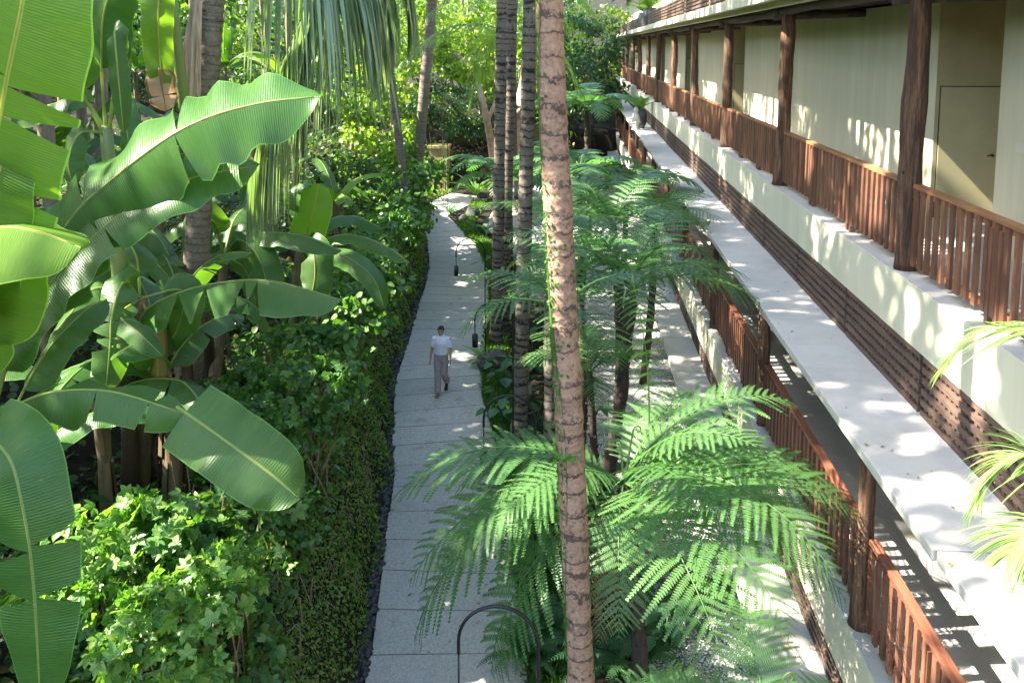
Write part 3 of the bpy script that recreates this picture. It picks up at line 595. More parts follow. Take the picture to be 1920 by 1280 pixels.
# pots, little statue and a wire chair
def pot_mesh(r, h):
    mb = MB(); pr = [(0, .6), (.02, .66), (.3, .9), (.65, 1.0), (.85, .9), (.93, .82), (1., .92), (1., .8), (.9, .74)]
    mb.tube([(0, 0, z * h) for z, _ in pr], [q * r for _, q in pr], 20, cap=False); mb.add([(0, 0, h * .9)] + [(r * .78 * math.cos(a), r * .78 * math.sin(a), h * .9) for a in np.linspace(0, 2 * PI, 12, endpoint=False)], None, [(0, i + 1, (i + 1) % 12 + 1) for i in range(12)]); return mb
M['pot'] = plain_mat('dark_glazed_pot', (.085, .09, .10), .45, .3, 5, .15)
# ------------------------------------------------------------------ banana plants
def banana_leaf(ctrl, hw, up=(0, 0, 1), droop=(25, 25), curl=35, tears=(), gap=.018, pet=.08, ripple=.018, seed=0, n=46, rib=.016, jit=8, cut=False):
    rs = np.random.RandomState(seed); mid = spline(ctrl, 120); Ltot = np.concatenate([[0], np.cumsum(np.linalg.norm(np.diff(mid, axis=0), axis=1))])
    L = Ltot[-1]; mb = MB()
    T = nrm(np.gradient(mid, axis=0)); up = np.asarray(up, float)
    def frame(s):
        x = s * L; p = np.stack([np.interp(x, Ltot, mid[:, i]) for i in range(3)], -1); t = nrm(np.stack([np.interp(x, Ltot, T[:, i]) for i in range(3)], -1))
        u = nrm(up - (t @ up)[..., None] * t); return p, t, u, np.cross(t, u)
    def width(t):
        a = 1 - (0 if cut else 1) * (1 - np.minimum(t / .16, 1)) ** 2; b = 1 - np.maximum((t - .62) / .38, 0) ** 2.3
        return hw * np.sqrt(np.maximum(a, 0)) * np.maximum(b, 0) ** .55
    for sgn, dr in ((1, droop[0]), (-1, droop[1])):
        tb = [0.] + sorted(min(.96, max(.05, t + rs.uniform(-.03, .03))) for t in tears if gap > .025 or rs.rand() > .3) + [1.]
        for k in range(len(tb) - 1):
            t0, t1 = tb[k], tb[k + 1]; nt_ = max(5, int(n * (t1 - t0))); r = np.linspace(0, 1, 9)
            q = np.linspace(0, 1, nt_)[:, None]; g = gap * r[None] ** 1.2 * (1 + rs.rand())
            lo = t0 + (g if k else 0); hi = t1 - (g if k < len(tb) - 2 else 0); t = lo + (hi - lo) * q + 0 * r[None]
            s = pet + (1 - pet) * t; p, tt, u, b = frame(s.ravel()); sh = t.shape
            W = width(t.ravel()); rr = np.broadcast_to(r[None], sh).ravel(); tv = t.ravel()
            ang = R(dr + (rs.uniform(-jit, jit) if len(tb) > 2 else 0)) + R(curl) * rr * (.7 + .3 * np.sin(tv * 7 + seed))
            base = R(max(-20, min(dr, 60)) * .35)
            lat = rr * W * np.cos((ang + base) / 2 + 0 * W); drp = rr * W * np.sin((ang + base) / 2)
            rip = ripple * np.sin(tv * L * 9 + seed + sgn + 1.5 * np.sin(tv * 11 + seed)) * rr ** 1.5 + .002 * np.sin(tv * L * 70 + 4 * rr) * rr
            lift = .03 * hw * np.exp(-(rr / .08) ** 2) * 0
            P = p + sgn * lat[:, None] * b - (drp - rip + lift)[:, None] * u
            uv = np.stack([s.ravel() * L, sgn * np.maximum(rr, .0)], -1)
            G = P.reshape(*sh, 3); U = uv.reshape(*sh, 2)
            if sgn < 0: G = G[:, ::-1]; U = U[:, ::-1]
            mb.grid(G, U)
    s = np.linspace(0, .985, 40); p, tt, u, b = frame(s)
    rad = rib * (1.25 - s * 1.05); k = mb.n; mb.tube(p - u * (rad * .35)[:, None], rad, 7); mb.uv[-2] = np.zeros_like(mb.uv[-2])
    return mb
def banana_plant(label, base, top, r, leafs, group='banana plants', mat='bananabark', stub=True):
    """leafs: list of (control points in the world, half width, keyword dict, material)"""
    base = np.asarray(base, float); top = np.asarray(top, float)
    o = thing('banana_plant', label, 'banana plant', base, group)
    mb = MB(); s = spline([base, base * .6 + top * .4 + [.04, .03, 0], top], 14); t = np.linspace(0, 1, 14); mb.tube(s - base, r * (1.15 - .45 * t) * (1 + .06 * np.sin(t * 17)), 12)
    if stub:
        rs = np.random.RandomState(int(abs(base[0]) * 100)); nst = 16
        for i in range(nst):     # dry leaf sheaths hanging down the stem
            a = rs.rand() * 6.28; zt = .25 + .7 * rs.rand(); c = (s[int(zt * 13)] - base); d = np.array([math.cos(a), math.sin(a), 0]); ln = .3 + .5 * rs.rand()
            e = np.array([-d[1], d[0], 0]) * (.03 + .03 * rs.rand()); q = [c + d * r * 1.0, c + d * (r * 1.3) - [0, 0, ln * .5], c + d * (r * 1.25 + .06 * rs.rand()) - [0, 0, ln]]
            mb.grid(np.array([[x - e, x + e * (.6 + .5 * rs.rand())] for x in q]))
    mb.build('stem', M[mat], o)
    for ctrl, hw, kw, m in leafs:
        lf = banana_leaf(np.asarray(ctrl, float) - base, hw, **kw); lf.build('leaf', M[m], o)
    return o
def P3(pts): return [at(*p) for p in pts]
def gen_leaf(top, az, L, e0, e1, hw, seed, m='banana', tears=(), droop=(22, 22)):
    k = 7; el = np.radians(np.linspace(e0, e1, k)); st_ = L / (k - 1); p = [np.asarray(top, float)]; d = np.array([math.cos(az), math.sin(az), 0])
    for e in el[1:]: p.append(p[-1] + st_ * (d * math.cos(e) + np.array([0, 0, math.sin(e)])))
    return (p, hw, dict(droop=droop, curl=30, tears=tears, seed=seed, n=30, rib=.012), m)
def gen_banana(label, x, y, h, n, L, seed, mats=('banana',), lean=(0, 0), hw=.26, az0=None, group='banana plants'):
    rs = np.random.RandomState(seed); z = float(height(x, y)); top = np.array([x + lean[0], y + lean[1], z + h]); lf = []
    for i in range(n):
        az = (az0 if az0 is not None else seed) + i * 2.4 + rs.uniform(-.3, .3); old = i / max(n - 1, 1)
        e0 = 82 - 35 * old + rs.uniform(-6, 6); e1 = e0 - rs.uniform(50, 90) - 40 * old
        tr = tuple(np.sort(rs.uniform(.2, .9, rs.randint(0, 5))))
        lf.append(gen_leaf(top - [0, 0, .12 * old], az, L * rs.uniform(.8, 1.1), e0, e1, hw * rs.uniform(.85, 1.1), seed * 31 + i, mats[rs.randint(len(mats))], tr, (rs.uniform(10, 45), rs.uniform(10, 45))))
    return banana_plant(label, (x, y, z - .1), top, .085 + .02 * rs.rand(), lf, group)

FC = (0.15, -1, .35)   # a blade hanging so that its face is turned towards the walkway
b1 = at(-70, 930, 5.9); b1g = np.array([b1[0], b1[1], float(height(b1[0], b1[1])) - .1])
banana_plant('nearest banana plant with huge glossy blades on long pale petioles at the left edge', b1g, b1, .13, [
    (P3([(-60, 900, 5.9), (-25, 400, 5.2), (8, 170, 5.0), (44, -10, 4.9), (62, -190, 4.9)]), .50, dict(up=FC, droop=(4, 10), curl=14, tears=(.40, .47, .55, .66), gap=.016, pet=.30, seed=3, rib=.02), 'banana_lime'),
    (P3([(-60, 900, 5.9), (-60, 640, 5.5), (-35, 440, 5.2), (2, 310, 5.1), (30, 238, 5.2)]), .33, dict(up=FC, droop=(5, 10), curl=20, pet=.33, seed=5, rib=.018), 'banana_lime'),
    (P3([(-60, 930, 5.7), (-50, 640, 5.4), (-60, 450, 5.2), (0, 424, 5.05), (75, 434, 5.0), (152, 464, 4.95)]), .40, dict(up=(0, -.25, 1), droop=(72, 30), curl=18, pet=.50, seed=7, rib=.016), 'banana_lime'),
    (P3([(-50, 940, 5.8), (0, 720, 5.8), (54, 587, 5.9), (151, 468, 6.1), (235, 396, 6.25), (350, 337, 6.4), (488, 309, 6.6)]), .33, dict(up=(-.35, -.75, .8), droop=(6, -10), curl=26, tears=(.25, .5, .7), gap=.01, pet=.30, seed=9, rib=.018, ripple=.03), 'banana_blue'),
    (P3([(-60, 950, 6.1), (20, 640, 6.2), (118, 432, 6.3), (208, 338, 6.3), (345, 240, 6.3), (475, 196, 6.4), (606, 180, 6.5)]), .46, dict(up=(-.1, -.45, 1), droop=(66, -28), curl=26, tears=(.2, .36, .62), gap=.012, pet=.33, seed=11, rib=.018, ripple=.05), 'banana_blue'),
    (P3([(-60, 980, 5.6), (5, 800, 5.4), (68, 742, 5.3), (200, 732, 5.25), (352, 776, 5.2)]), .25, dict(up=(0, -.35, 1), droop=(66, 40), curl=14, tears=(.25, .42, .68, .85), gap=.012, pet=.20, seed=13, ripple=.05), 'banana'),
    (P3([(330, 762, 5.2), (352, 776, 5.2), (440, 838, 5.1), (510, 890, 5.05), (562, 935, 5.05)]), .255, dict(up=(.1, -.75, .75), droop=(4, 8), curl=22, pet=.07, seed=15, ripple=.03, rib=.011, cut=True), 'banana'),
    (P3([(-90, 950, 5.6), (-45, 830, 5.0), (12, 850, 4.7), (42, 950, 4.6), (62, 1090, 4.6), (76, 1330, 4.6)]), .285, dict(up=(.15, -1, .65), droop=(8, 12), curl=24, tears=(.26, .40, .55, .62, .74, .82), gap=.018, pet=.18, seed=17, rib=.013), 'banana_blue'),
    (P3([(-60, 960, 5.9), (60, 700, 6.2), (150, 590, 6.6), (200, 560, 6.9)]), .20, dict(up=(0, -.5, 1), droop=(30, 30), pet=.5, seed=19), 'banana'),
], mat='stem', stub=False)
# plant behind it with the long torn leaf
b2 = at(262, 560, 9.0); b2g = gr(258, 905, 2.25); b2g[2] = height(b2g[0], b2g[1]) - .1
banana_plant('banana plant with one long leaf torn into squarish flags and dry brown sheaths', b2g, b2, .12, [
    (P3([(258, 640, 9.0), (270, 585, 8.9), (335, 548, 8.8), (430, 527, 8.7), (520, 528, 8.6), (642, 562, 8.5)]), .40, dict(up=(0, -.2, 1), droop=(66, 50), curl=16, tears=(.28, .40, .56, .66), gap=.045, pet=.10, seed=21), 'banana_blue'),
    (P3([(262, 560, 9.0), (232, 530, 8.6), (210, 590, 8.3), (206, 650, 8.2), (198, 735, 8.2)]), .22, dict(up=(.2, -1, .2), droop=(10, 30), tears=(.3, .42, .55, .66), gap=.03, pet=.2, seed=23, jit=30), 'banana'),
    (P3([(262, 560, 9.0), (225, 590, 8.4), (262, 625, 8.2), (306, 668, 8.1)]), .15, dict(up=(0, -.5, 1), droop=(30, 30), pet=.15, seed=25), 'banana'),
    (P3([(262, 560, 9.0), (340, 545, 9.2), (335, 610, 9.3), (305, 660, 9.3)]), .24, dict(up=(.2, -1, .4), droop=(10, 20), pet=.2, seed=27), 'banana'),
    (P3([(262, 560, 9.0), (180, 540, 8.6), (130, 590, 8.5), (90, 640, 8.4)]), .22, dict(up=(0, -.6, 1), droop=(20, 30), pet=.15, seed=29), 'banana'),
    (P3([(262, 560, 9.0), (290, 620, 8.8), (296, 690, 8.8), (290, 745, 8.8)]), .12, dict(up=(.1, -1, .2), droop=(20, 30), pet=.3, seed=30), 'banana_dry'),
    (P3([(262, 560, 9.1), (255, 480, 9.2), (225, 450, 9.3), (165, 470, 9.3)]), .25, dict(up=(0, -.3, 1), droop=(30, 30), pet=.2, seed=31), 'banana'),
])
b3 = at(420, 478, 12.8); b3g = gr(388, 785, 2.2); b3g[2] = height(b3g[0], b3g[1]) - .1
banana_plant('slim banana plant with a bare brown stem and a large leaf hanging straight down', b3g, b3, .10, [
    (P3([(420, 478, 12.8), (400, 420, 12.4), (372, 415, 12.0), (362, 470, 11.9), (356, 530, 11.9)]), .27, dict(up=(0, -1, .2), droop=(8, 8), pet=.22, seed=41), 'banana'),
    (P3([(420, 478, 12.8), (450, 450, 12.4), (488, 490, 12.2), (510, 590, 12.1)]), .30, dict(up=(.1, -1, .3), droop=(12, 20), pet=.12, seed=43), 'banana_blue'),
    (P3([(420, 478, 12.8), (470, 440, 12.6), (560, 440, 12.4), (640, 470, 12.3)]), .28, dict(up=(0, -.3, 1), droop=(25, 35), pet=.12, seed=45), 'banana_blue'),
    (P3([(420, 478, 12.8), (400, 430, 13.2), (350, 415, 13.5), (290, 450, 13.6)]), .28, dict(up=(0, -.3, 1), droop=(25, 35), pet=.12, seed=47), 'banana_blue'),
    (P3([(420, 478, 12.8), (440, 410, 13.4), (480, 380, 14.0), (540, 390, 14.4)]), .25, dict(up=(0, -.4, 1), droop=(15, 15), pet=.12, seed=49), 'banana'),
    (P3([(420, 478, 12.8), (460, 505, 12.5), (478, 560, 12.4), (476, 610, 12.4)]), .2, dict(up=(0, -1, .3), droop=(15, 15), pet=.12, seed=50), 'banana'),
])
b4 = at(562, 470, 14.2); b4g = gr(535, 690, 2.1); b4g[2] = height(b4g[0], b4g[1]) - .1
banana_plant('banana plant leaning over the vine bank with a narrow leaf drooping towards the path', b4g, b4, .12, [
    (P3([(562, 470, 14.2), (640, 478, 13.6), (698, 520, 13.2), (722, 580, 13.0)]), .22, dict(up=(.3, -.9, .6), droop=(15, 25), pet=.15, seed=51), 'banana_blue'),
    (P3([(562, 470, 14.2), (640, 440, 14.0), (710, 455, 13.8), (765, 490, 13.7)]), .2, dict(up=(0, -.3, 1), droop=(35, 35), pet=.15, seed=53), 'banana_blue'),
    (P3([(562, 470, 14.2), (574, 440, 14.0), (586, 400, 13.9), (598, 345, 13.9)]), .33, dict(up=(.1, -1, .1), droop=(3, 3), curl=14, pet=.10, seed=55), 'banana_lime'),
    (P3([(562, 470, 14.2), (540, 400, 14.0), (560, 352, 13.8), (562, 345, 13.7), (575, 352, 13.6)]), .22, dict(up=(0, -.6, 1), droop=(25, 25), pet=.5, seed=57), 'banana_blue'),
    (P3([(562, 470, 14.2), (500, 440, 13.8), (440, 450, 13.6), (385, 480, 13.5)]), .28, dict(up=(0, -.3, 1), droop=(30, 30), pet=.12, seed=59), 'banana_blue'),
    (P3([(562, 470, 14.2), (585, 470, 13.6), (590, 520, 13.4), (575, 585, 13.3)]), .32, dict(up=(0, -1, .3), droop=(12, 12), pet=.12, seed=61), 'banana'),
    (P3([(562, 470, 14.2), (600, 420, 14.8), (660, 405, 15.2), (720, 430, 15.4)]), .24, dict(up=(0, -.3, 1), droop=(25, 25), pet=.12, seed=63), 'banana_blue'),
])
b5 = at(198, 235, 8.5); b5g = at(225, 560, 9.2); b5g[2] = height(b5g[0], b5g[1]) - .1
banana_plant('tall banana plant with a thick branching green stem behind the big near blades', b5g, b5, .10, [
    (P3([(198, 260, 8.5), (150, 170, 8.2), (80, 60, 7.8), (40, -60, 7.6)]), .30, dict(up=(0, -1, .4), droop=(15, 15), pet=.3, seed=71), 'banana'),
    (P3([(198, 260, 8.5), (190, 120, 8.4), (198, 10, 8.3), (250, -80, 8.0)]), .32, dict(up=(0, -1, .4), droop=(15, 15), pet=.35, seed=73), 'banana'),
    (P3([(205, 240, 8.4), (216, 120, 8.3), (214, 60, 8.0), (222, 150, 7.9), (232, 250, 7.9)]), .13, dict(up=(.2, -1, 0), droop=(30, 60), pet=.3, seed=75), 'banana'),
    (P3([(198, 240, 8.5), (150, 180, 8.6), (100, 195, 8.6), (20, 215, 8.6)]), .26, dict(up=(0, -.2, 1), droop=(50, 40), pet=.25, seed=77), 'banana'),
    (P3([(200, 250, 8.5), (150, 250, 8.2), (128, 300, 8.1), (135, 345, 8.1)]), .16, dict(up=(0, -1, .2), droop=(30, 30), pet=.25, seed=79), 'banana'),
    (P3([(203, 235, 8.5), (225, 190, 8.5), (240, 260, 8.3), (250, 320, 8.3)]), .16, dict(up=(0, -1, .2), droop=(30, 40), pet=.2, seed=81), 'banana_blue'),
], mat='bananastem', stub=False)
b6 = at(318, -40, 9.8); b6g = at(392, 600, 12.2); b6g[2] = float(height(b6g[0], b6g[1])) - .1
banana_plant('banana plant whose old leaf hangs upright with a torn orange-brown withered tip', b6g, b6, .09, [
    (P3([(318, -40, 9.8), (308, -90, 9.4), (297, 10, 9.2), (298, 90, 9.2), (306, 172, 9.2)]), .20, dict(up=(.25, -1, 0), droop=(4, 60), curl=18, pet=.40, seed=91, tears=(.66,)), 'banana_lime'),
    (P3([(299, 128, 9.2), (303, 160, 9.19), (312, 208, 9.18)]), .19, dict(up=(.25, -1, 0), droop=(4, 50), curl=30, pet=.02, seed=92, tears=(.62,), gap=.024, ripple=.05), 'withered'),
    (P3([(318, -40, 9.8), (340, -110, 9.6), (420, -120, 9.4)]), .26, dict(up=(0, -.3, 1), seed=93), 'banana'),
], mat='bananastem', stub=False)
# bananas further up the slope
for px, Yd, h, n, Ls, sd_, mats, lb in (
    (120, 15, 2.6, 7, 2.0, 101, ('banana', 'banana_blue'), 'banana plant half hidden behind the flag-torn leaf on the dark slope'),
    (330, 19, 2.8, 8, 2.1, 102, ('banana_blue', 'banana'), 'banana plant just behind the coconut trunk with bluish arching leaves'),
    (20, 19, 3.4, 8, 2.3, 103, ('banana', 'banana_lime'), 'banana plant high on the slope at the left edge behind the near blades'),
    (470, 24, 3.2, 8, 2.3, 104, ('banana_blue', 'banana'), 'bluish banana clump right of the coconut trunk on the upper slope'),
    (545, 27, 3.8, 8, 2.4, 105, ('banana_blue', 'banana_lime'), 'banana plant with upright paddles left of the big hanging coconut frond'),
    (420, 30, 4.0, 8, 2.4, 106, ('banana', 'banana_blue'), 'far banana plant seen through the gap right of the coconut trunk'),
    (250, 26, 3.6, 8, 2.4, 107, ('banana', 'banana_blue'), 'far banana plant beside a thin pale trunk on the upper slope'),
    (140, 30, 4.2, 8, 2.4, 108, ('banana', 'banana_lime'), 'far banana plant in dappled light above the branching green stem'),
    (620, 21, 1.6, 6, 1.7, 109, ('banana', 'banana_lime'), 'young banana plant with narrow light green leaf in front of the vine mound'),
    (560, 33, 4.6, 8, 2.5, 110, ('banana_blue',), 'tallest far banana plant against the bright foliage near the top edge'),
    (480, 17.5, 1.9, 7, 1.9, 111, ('banana_blue', 'banana'), 'low dark banana plant between the two brown-stemmed bananas')):
    p = at(px, 88, Yd); gen_banana(lb, p[0], Yd, h, n, Ls, sd_, mats)

for px, py, Yd, h, n, sd_, lb in ((190, 905, 8.6, 1.5, 4, 121, 'short banana stem wrapped in tan dead sheaths at the left of the dark hollow'), (318, 880, 9.0, 1.9, 5, 122, 'brown banana stem with peeling dry sheaths right beside the torn-leaf plant'), (352, 850, 10.2, 2.2, 5, 123, 'leafy banana stem standing between the torn-leaf plant and the bare stem'), (95, 860, 9.8, 2.3, 7, 124, 'banana plant in deep shade at the back left of the hollow'), (60, 960, 7.6, 1.2, 5, 125, 'small shaded banana sucker under the vertical near blade'), (230, 760, 11.5, 2.6, 7, 126, 'banana plant in shade behind the torn-leaf plant'), (310, 700, 15.5, 2.8, 8, 127, 'banana plant far back in the shade between the coconut and the bare stem')):
    p = at(px, py, Yd); gen_banana(lb, p[0], Yd, h, n, 1.7, sd_, ('banana', 'banana_blue'))
# ------------------------------------------------------------------ ferns
def frond_mesh(name, mat, L=2.2, pairs=22, m=15, pin=.30, e0=55, e1=-45, hang=.25, seed=0, fine=True, sweep=18, cup=0.):
    rs = np.random.RandomState(seed); mb = MB(); n = 40; s = np.linspace(0, 1, n); el = np.radians(e0 + (e1 - e0) * s ** 1.15)
    c = np.zeros((n, 3)); c[1:, 1] = np.cumsum(np.cos(el[:-1])) * L / (n - 1); c[1:, 2] = np.cumsum(np.sin(el[:-1])) * L / (n - 1)
    c[:, 0] = .04 * L * np.sin(s * 3 + seed) * s
    mb.tube(c, L * .0065 * (1.15 - s), 5)
    T = nrm(np.gradient(c, axis=0)); si = .13 + .87 * (np.arange(pairs) + .5) / pairs
    for k, sv in enumerate(si):
        f = sv * (n - 1); i = min(int(f), n - 2); p = c[i] + (c[i + 1] - c[i]) * (f - i); t = T[i]; u = nrm(np.cross([1., 0, 0], t)); x = (sv - .13) / .87
        pl = L * pin * (math.sin(PI * min(.999, .10 + .9 * x ** .85)) ** .75) * (1 - .15 * x) * rs.uniform(.82, 1.08)
        for sgn in (1, -1):
            sw = R(sweep + 28 * x + rs.uniform(-4, 4)); up_ = R(cup + rs.uniform(-5, 5)); d = nrm(np.array([sgn, 0, 0]) * math.cos(sw) * math.cos(up_) + t * math.sin(sw) + u * math.sin(up_))
            q = np.linspace(0, 1, m + 1); line = p + d * (q * pl)[:, None] + np.array([0, 0, -1.]) * (hang * pl * q ** 2)[:, None]
            dd = nrm(np.gradient(line, axis=0)); N = nrm(np.cross(np.cross(dd, u), dd)); Bv = np.cross(dd, N)
            w = pl * .0045 + .0008; mb.grid(np.stack([line - Bv * w, line + Bv * w], 1))
            if fine:
                xs = (np.arange(m) + .6) / m; idx = xs * m; ii = np.minimum(idx.astype(int), m - 1); fr = (idx - ii)[:, None]
                pp = line[ii] * (1 - fr) + line[ii + 1] * fr; d_ = dd[ii]; b_ = Bv[ii]; n_ = N[ii]
                ln = pl * .074 * (1 - .72 * xs ** 1.6) * (.55 + .45 * np.minimum(xs / .12, 1)) + .004; wd = pl / m * .40
                for s2 in (1, -1):
                    dv = nrm(b_ * s2 + d_ * .38 + n_ * rs.uniform(-.12, .2, (m, 1))); tip = pp + dv * ln[:, None]; midp = pp + dv * (ln * .6)[:, None]
                    v = np.stack([pp - d_ * wd, pp + d_ * wd, midp + d_ * wd * .9, tip + d_ * wd * .25, tip - d_ * wd * .2, midp - d_ * wd * .85], 1)
                    bq = np.arange(m)[:, None] * 6; q1 = np.concatenate([bq + [0, 1, 2, 5], bq + [5, 2, 3, 4]])
                    mb.add(v.reshape(-1, 3), q1)
            else:
                wv = pl * .12 * (1 - q ** 2 * .85) * (1 + .35 * np.where(np.arange(m + 1) % 2, 1, -1)) + .003
                mb.grid(np.stack([line - Bv * wv[:, None] + dd * wv[:, None] * .3, line, line + Bv * wv[:, None] + dd * wv[:, None] * .3], 1))
    return mb.mesh(name, mat)
FR_N = [frond_mesh('frond', M['fern'], 2.3, 23, 22, .30, e0, e1, .2, sd_, True, 16, 4) for e0, e1, sd_ in ((44, -36, 1), (34, -46, 2), (54, -30, 3), (28, -54, 4))]
FR_M = [frond_mesh('frond', M['fern'], 2.3, 20, 13, .29, e0, e1, .22, sd_, True, 16, 3) for e0, e1, sd_ in ((48, -40, 5), (35, -58, 6), (64, -30, 7))]
FR_F = [frond_mesh('frond', M['fern'], 2.3, 18, 8, .27, e0, e1, .2, sd_, False) for e0, e1, sd_ in ((48, -40, 8), (35, -60, 9))]
FR_S = [frond_mesh('frond', M['fern_deep'], 1.0, 24, 5, .13, e0, e1, .1, sd_, False, 8) for e0, e1, sd_ in ((70, -25, 10), (58, -45, 11))]
def tree_fern(label, px, py, Yd, frs, meshes, r=.075, base=None, cat='tree fern', zoff=0):
    """frs: (azimuth in degrees from +X, tilt, scale)"""
    c = at(px, py, Yd); g = np.array([c[0] + (base[0] if base else .1), c[1] + (base[1] if base else .1), 0.])
    o = thing('tree_fern', label, cat, g, 'tree ferns in the gravel garden'); mb = MB(); s = spline([g, g * .5 + c * .5 + [.06, 0, 0], c], 16) - g
    rs = np.random.RandomState(int(px)); mb.tube(s, r * (1.25 - .35 * np.linspace(0, 1, 16)) * (1 + .1 * rs.normal(size=16)), 10)
    for i in range(40):
        a = rs.rand() * 6.28; k = rs.randint(3, 15); d = np.array([math.cos(a), math.sin(a), 0]); q = s[k] + d * r * .8; mb.tube([q, q + d * .05 + [0, 0, .05]], [.018, .006], 4)
    mb.build('trunk', M['fernbark'], o); rel = Vector(c - g)
    for i, (az, tl, sc) in enumerate(frs):
        inst('frond', meshes[i % len(meshes)], o, rel, Matrix.Rotation(R(az - 90), 4, 'Z').to_euler() if not tl else (Matrix.Rotation(R(az - 90), 4, 'Z') @ Matrix.Rotation(R(tl), 4, 'X')).to_euler(), sc)
    cm = MB()                     # two unrolled young croziers in the crown
    for a, ln in ((.4, .9), (2.2, .6)):
        t = np.linspace(0, 1, 26); ang = 1.4 - 7.2 * np.maximum(t - .62, 0) * (1 + 2 * np.maximum(t - .62, 0)); st_ = ln / 25 * np.where(t > .62, .55, 1)
        yy = np.cumsum(np.cos(ang) * st_); zz = np.cumsum(np.sin(ang) * st_); cm.tube(np.stack([yy * math.cos(a), yy * math.sin(a), zz], -1), .013 * (1.15 - .7 * t), 6)
    q = cm.build('crozier', M['stem'], o); q.location = rel
    return o
def ring(n, a0, sc, rs, tl=0, ts=8): return [(a0 + 360. * i / n + rs.uniform(-9, 9), tl + rs.uniform(-ts, ts), sc * rs.uniform(.85, 1.1)) for i in range(n)]
rf = np.random.RandomState(21)
tree_fern('largest tree fern, spreading bright lacy fronds across the foreground behind the vine-clad palm', 1170, 905, 8.2,
    [(180, -14, 1.2), (188, -34, 1.32), (203, -32, 1.0), (168, 2, .8), (215, -6, .75), (196, -16, 1.15), (174, -24, .95), (209, -40, 1.1), (288, -20, 1.05), (304, -6, 1.05), (318, -14, 1.1), (332, -2, 1.1), (346, -8, 1.12), (0, 0, 1.1), (14, 4, 1.0), (30, 5, .95), (55, 4, .85), (75, 2, .75), (325, 12, .85), (350, 14, .85), (297, 10, .75), (262, -34, .7)], FR_N, .085, (.25, .2))
yf = bpy.data.objects['tree_fern']; DF = frond_mesh('dead_frond', M['withered'], 1.7, 22, 10, .22, -40, -95, .5, 55, True, 20, -10)
for a_ in (250, 20, 140): inst('dead_frond', DF, yf, Vector(at(1170, 905, 8.2)) - yf.location - Vector((0, 0, .08)), (0, 0, R(a_ - 90)), .9)
inst('frond', frond_mesh('frond', M['strap'], 1.75, 13, 14, .17, 88, 74, .5, 77, True, 4, 6), yf, Vector(at(1216, 805, 8.7)) - yf.location, (0, 0, .6))
tree_fern('tree fern sending fronds up from the bottom edge beside the lower ledge', 1440, 1420, 5.3, ring(9, 10, .62, rf), FR_N, .06)
tree_fern('mid-garden tree fern with a leaning dark trunk standing in white gravel', 1185, 545, 12.6, ring(14, 12, 1.0, rf), FR_M, .10, (-.45, .25))
tree_fern('tree fern behind the mid-garden one, its fronds brushing the hotel ledge', 1150, 425, 16.5, ring(13, 0, 1.0, rf), FR_M, .09, (.2, .1))
tree_fern('tree fern with drooping fronds in front of the slim grey palm trunk', 1058, 585, 11.3, ring(10, 160, .8, rf, -4), FR_M, .07, (.1, .4))
tree_fern('slender tree fern with pale fronds between the pinkish palm and the white gravel', 1085, 500, 14.2, ring(11, 33, .85, rf), FR_M, .06, (.1, .1))
tree_fern('tree fern arching against the lower gallery rail beyond the gravel', 1228, 425, 18.2, ring(12, 50, .95, rf), FR_M, .08, (-.2, .1))
tree_fern('small tree fern in the far garden below the potted ledge plant', 1175, 352, 22.5, ring(12, 70, 1.0, rf), FR_F, .08, (-.2, .1))
tree_fern('knee-high tree fern at the near rim of the white gravel', 1105, 700, 12.4, ring(10, 25, .6, rf), FR_M, .06, (.05, .1))
tree_fern('tall pale tree fern before the screen wall at the far end of the ledge', 1100, 205, 31, ring(12, 20, 1.25, rf), FR_F, .11, (.1, .1))
tree_fern('far tree fern whose fronds reach left over the path bend', 950, 335, 27, ring(12, 170, 1.2, rf), FR_F, .10)
tree_fern('far tree fern left of the pink-barked palm, lit pale green', 1085, 330, 23, ring(12, 15, 1.1, rf), FR_F, .10)
tree_fern('tree fern in the shade close behind the pink-barked palm', 1050, 430, 19.5, ring(11, 5, 1.0, rf), FR_M, .09)

# ------------------------------------------------------------------ palms
def palm_frond(curve, nl=44, ll=.9, hang=.6, w=.022, seed=0, spread=55, start=.15, both=True, vup=25):
    """pinnate frond along a rachis curve; leaflets leave at an angle and droop"""
    rs = np.random.RandomState(seed); c = spline(curve, 60); mb = MB(); T = nrm(np.gradient(c, axis=0)); s = np.linspace(0, 1, 60)
    mb.tube(c, .020 * (1.2 - s) * (1 if ll > .6 else .55), 6)
    for k in range(nl):
        x = start + (1 - start) * (k + .5) / nl; i = min(int(x * 59), 58); p = c[i]; t = T[i]
        b = nrm(np.cross(t, [0, 0, 1.])); u = np.cross(b, t)
        for sg in (1, -1):
            a = R(spread - 28 * x + rs.uniform(-5, 5)); v_ = R(vup + rs.uniform(-9, 9)); ln = ll * (math.sin(PI * min(.97, .16 + .8 * x)) ** .6) * rs.uniform(.88, 1.08)
            d = nrm(t * math.cos(a) + (b * sg * math.cos(v_) + u * math.sin(v_)) * math.sin(a)); q = np.linspace(0, 1, 6)
            line = p + d * (q * ln)[:, None]; dr = hang * ln * q ** 1.8; line = line * 1.; line[:, 2] -= dr; k_ = 1 - .35 * min(1, hang) * q
            line[:, :2] = p[:2] + (line[:, :2] - p[:2]) * k_[:, None]
            dd = nrm(np.gradient(line, axis=0)); side = nrm(np.cross(dd, u) + .25 * rs.normal(size=3)); wv = (w * np.array([.55, 1, 1, .85, .55, .06]))[:, None]
            fold = np.cross(side, dd) * wv * .35
            mb.grid(np.stack([line - side * wv + fold, line, line + side * wv + fold], 1))
    return mb
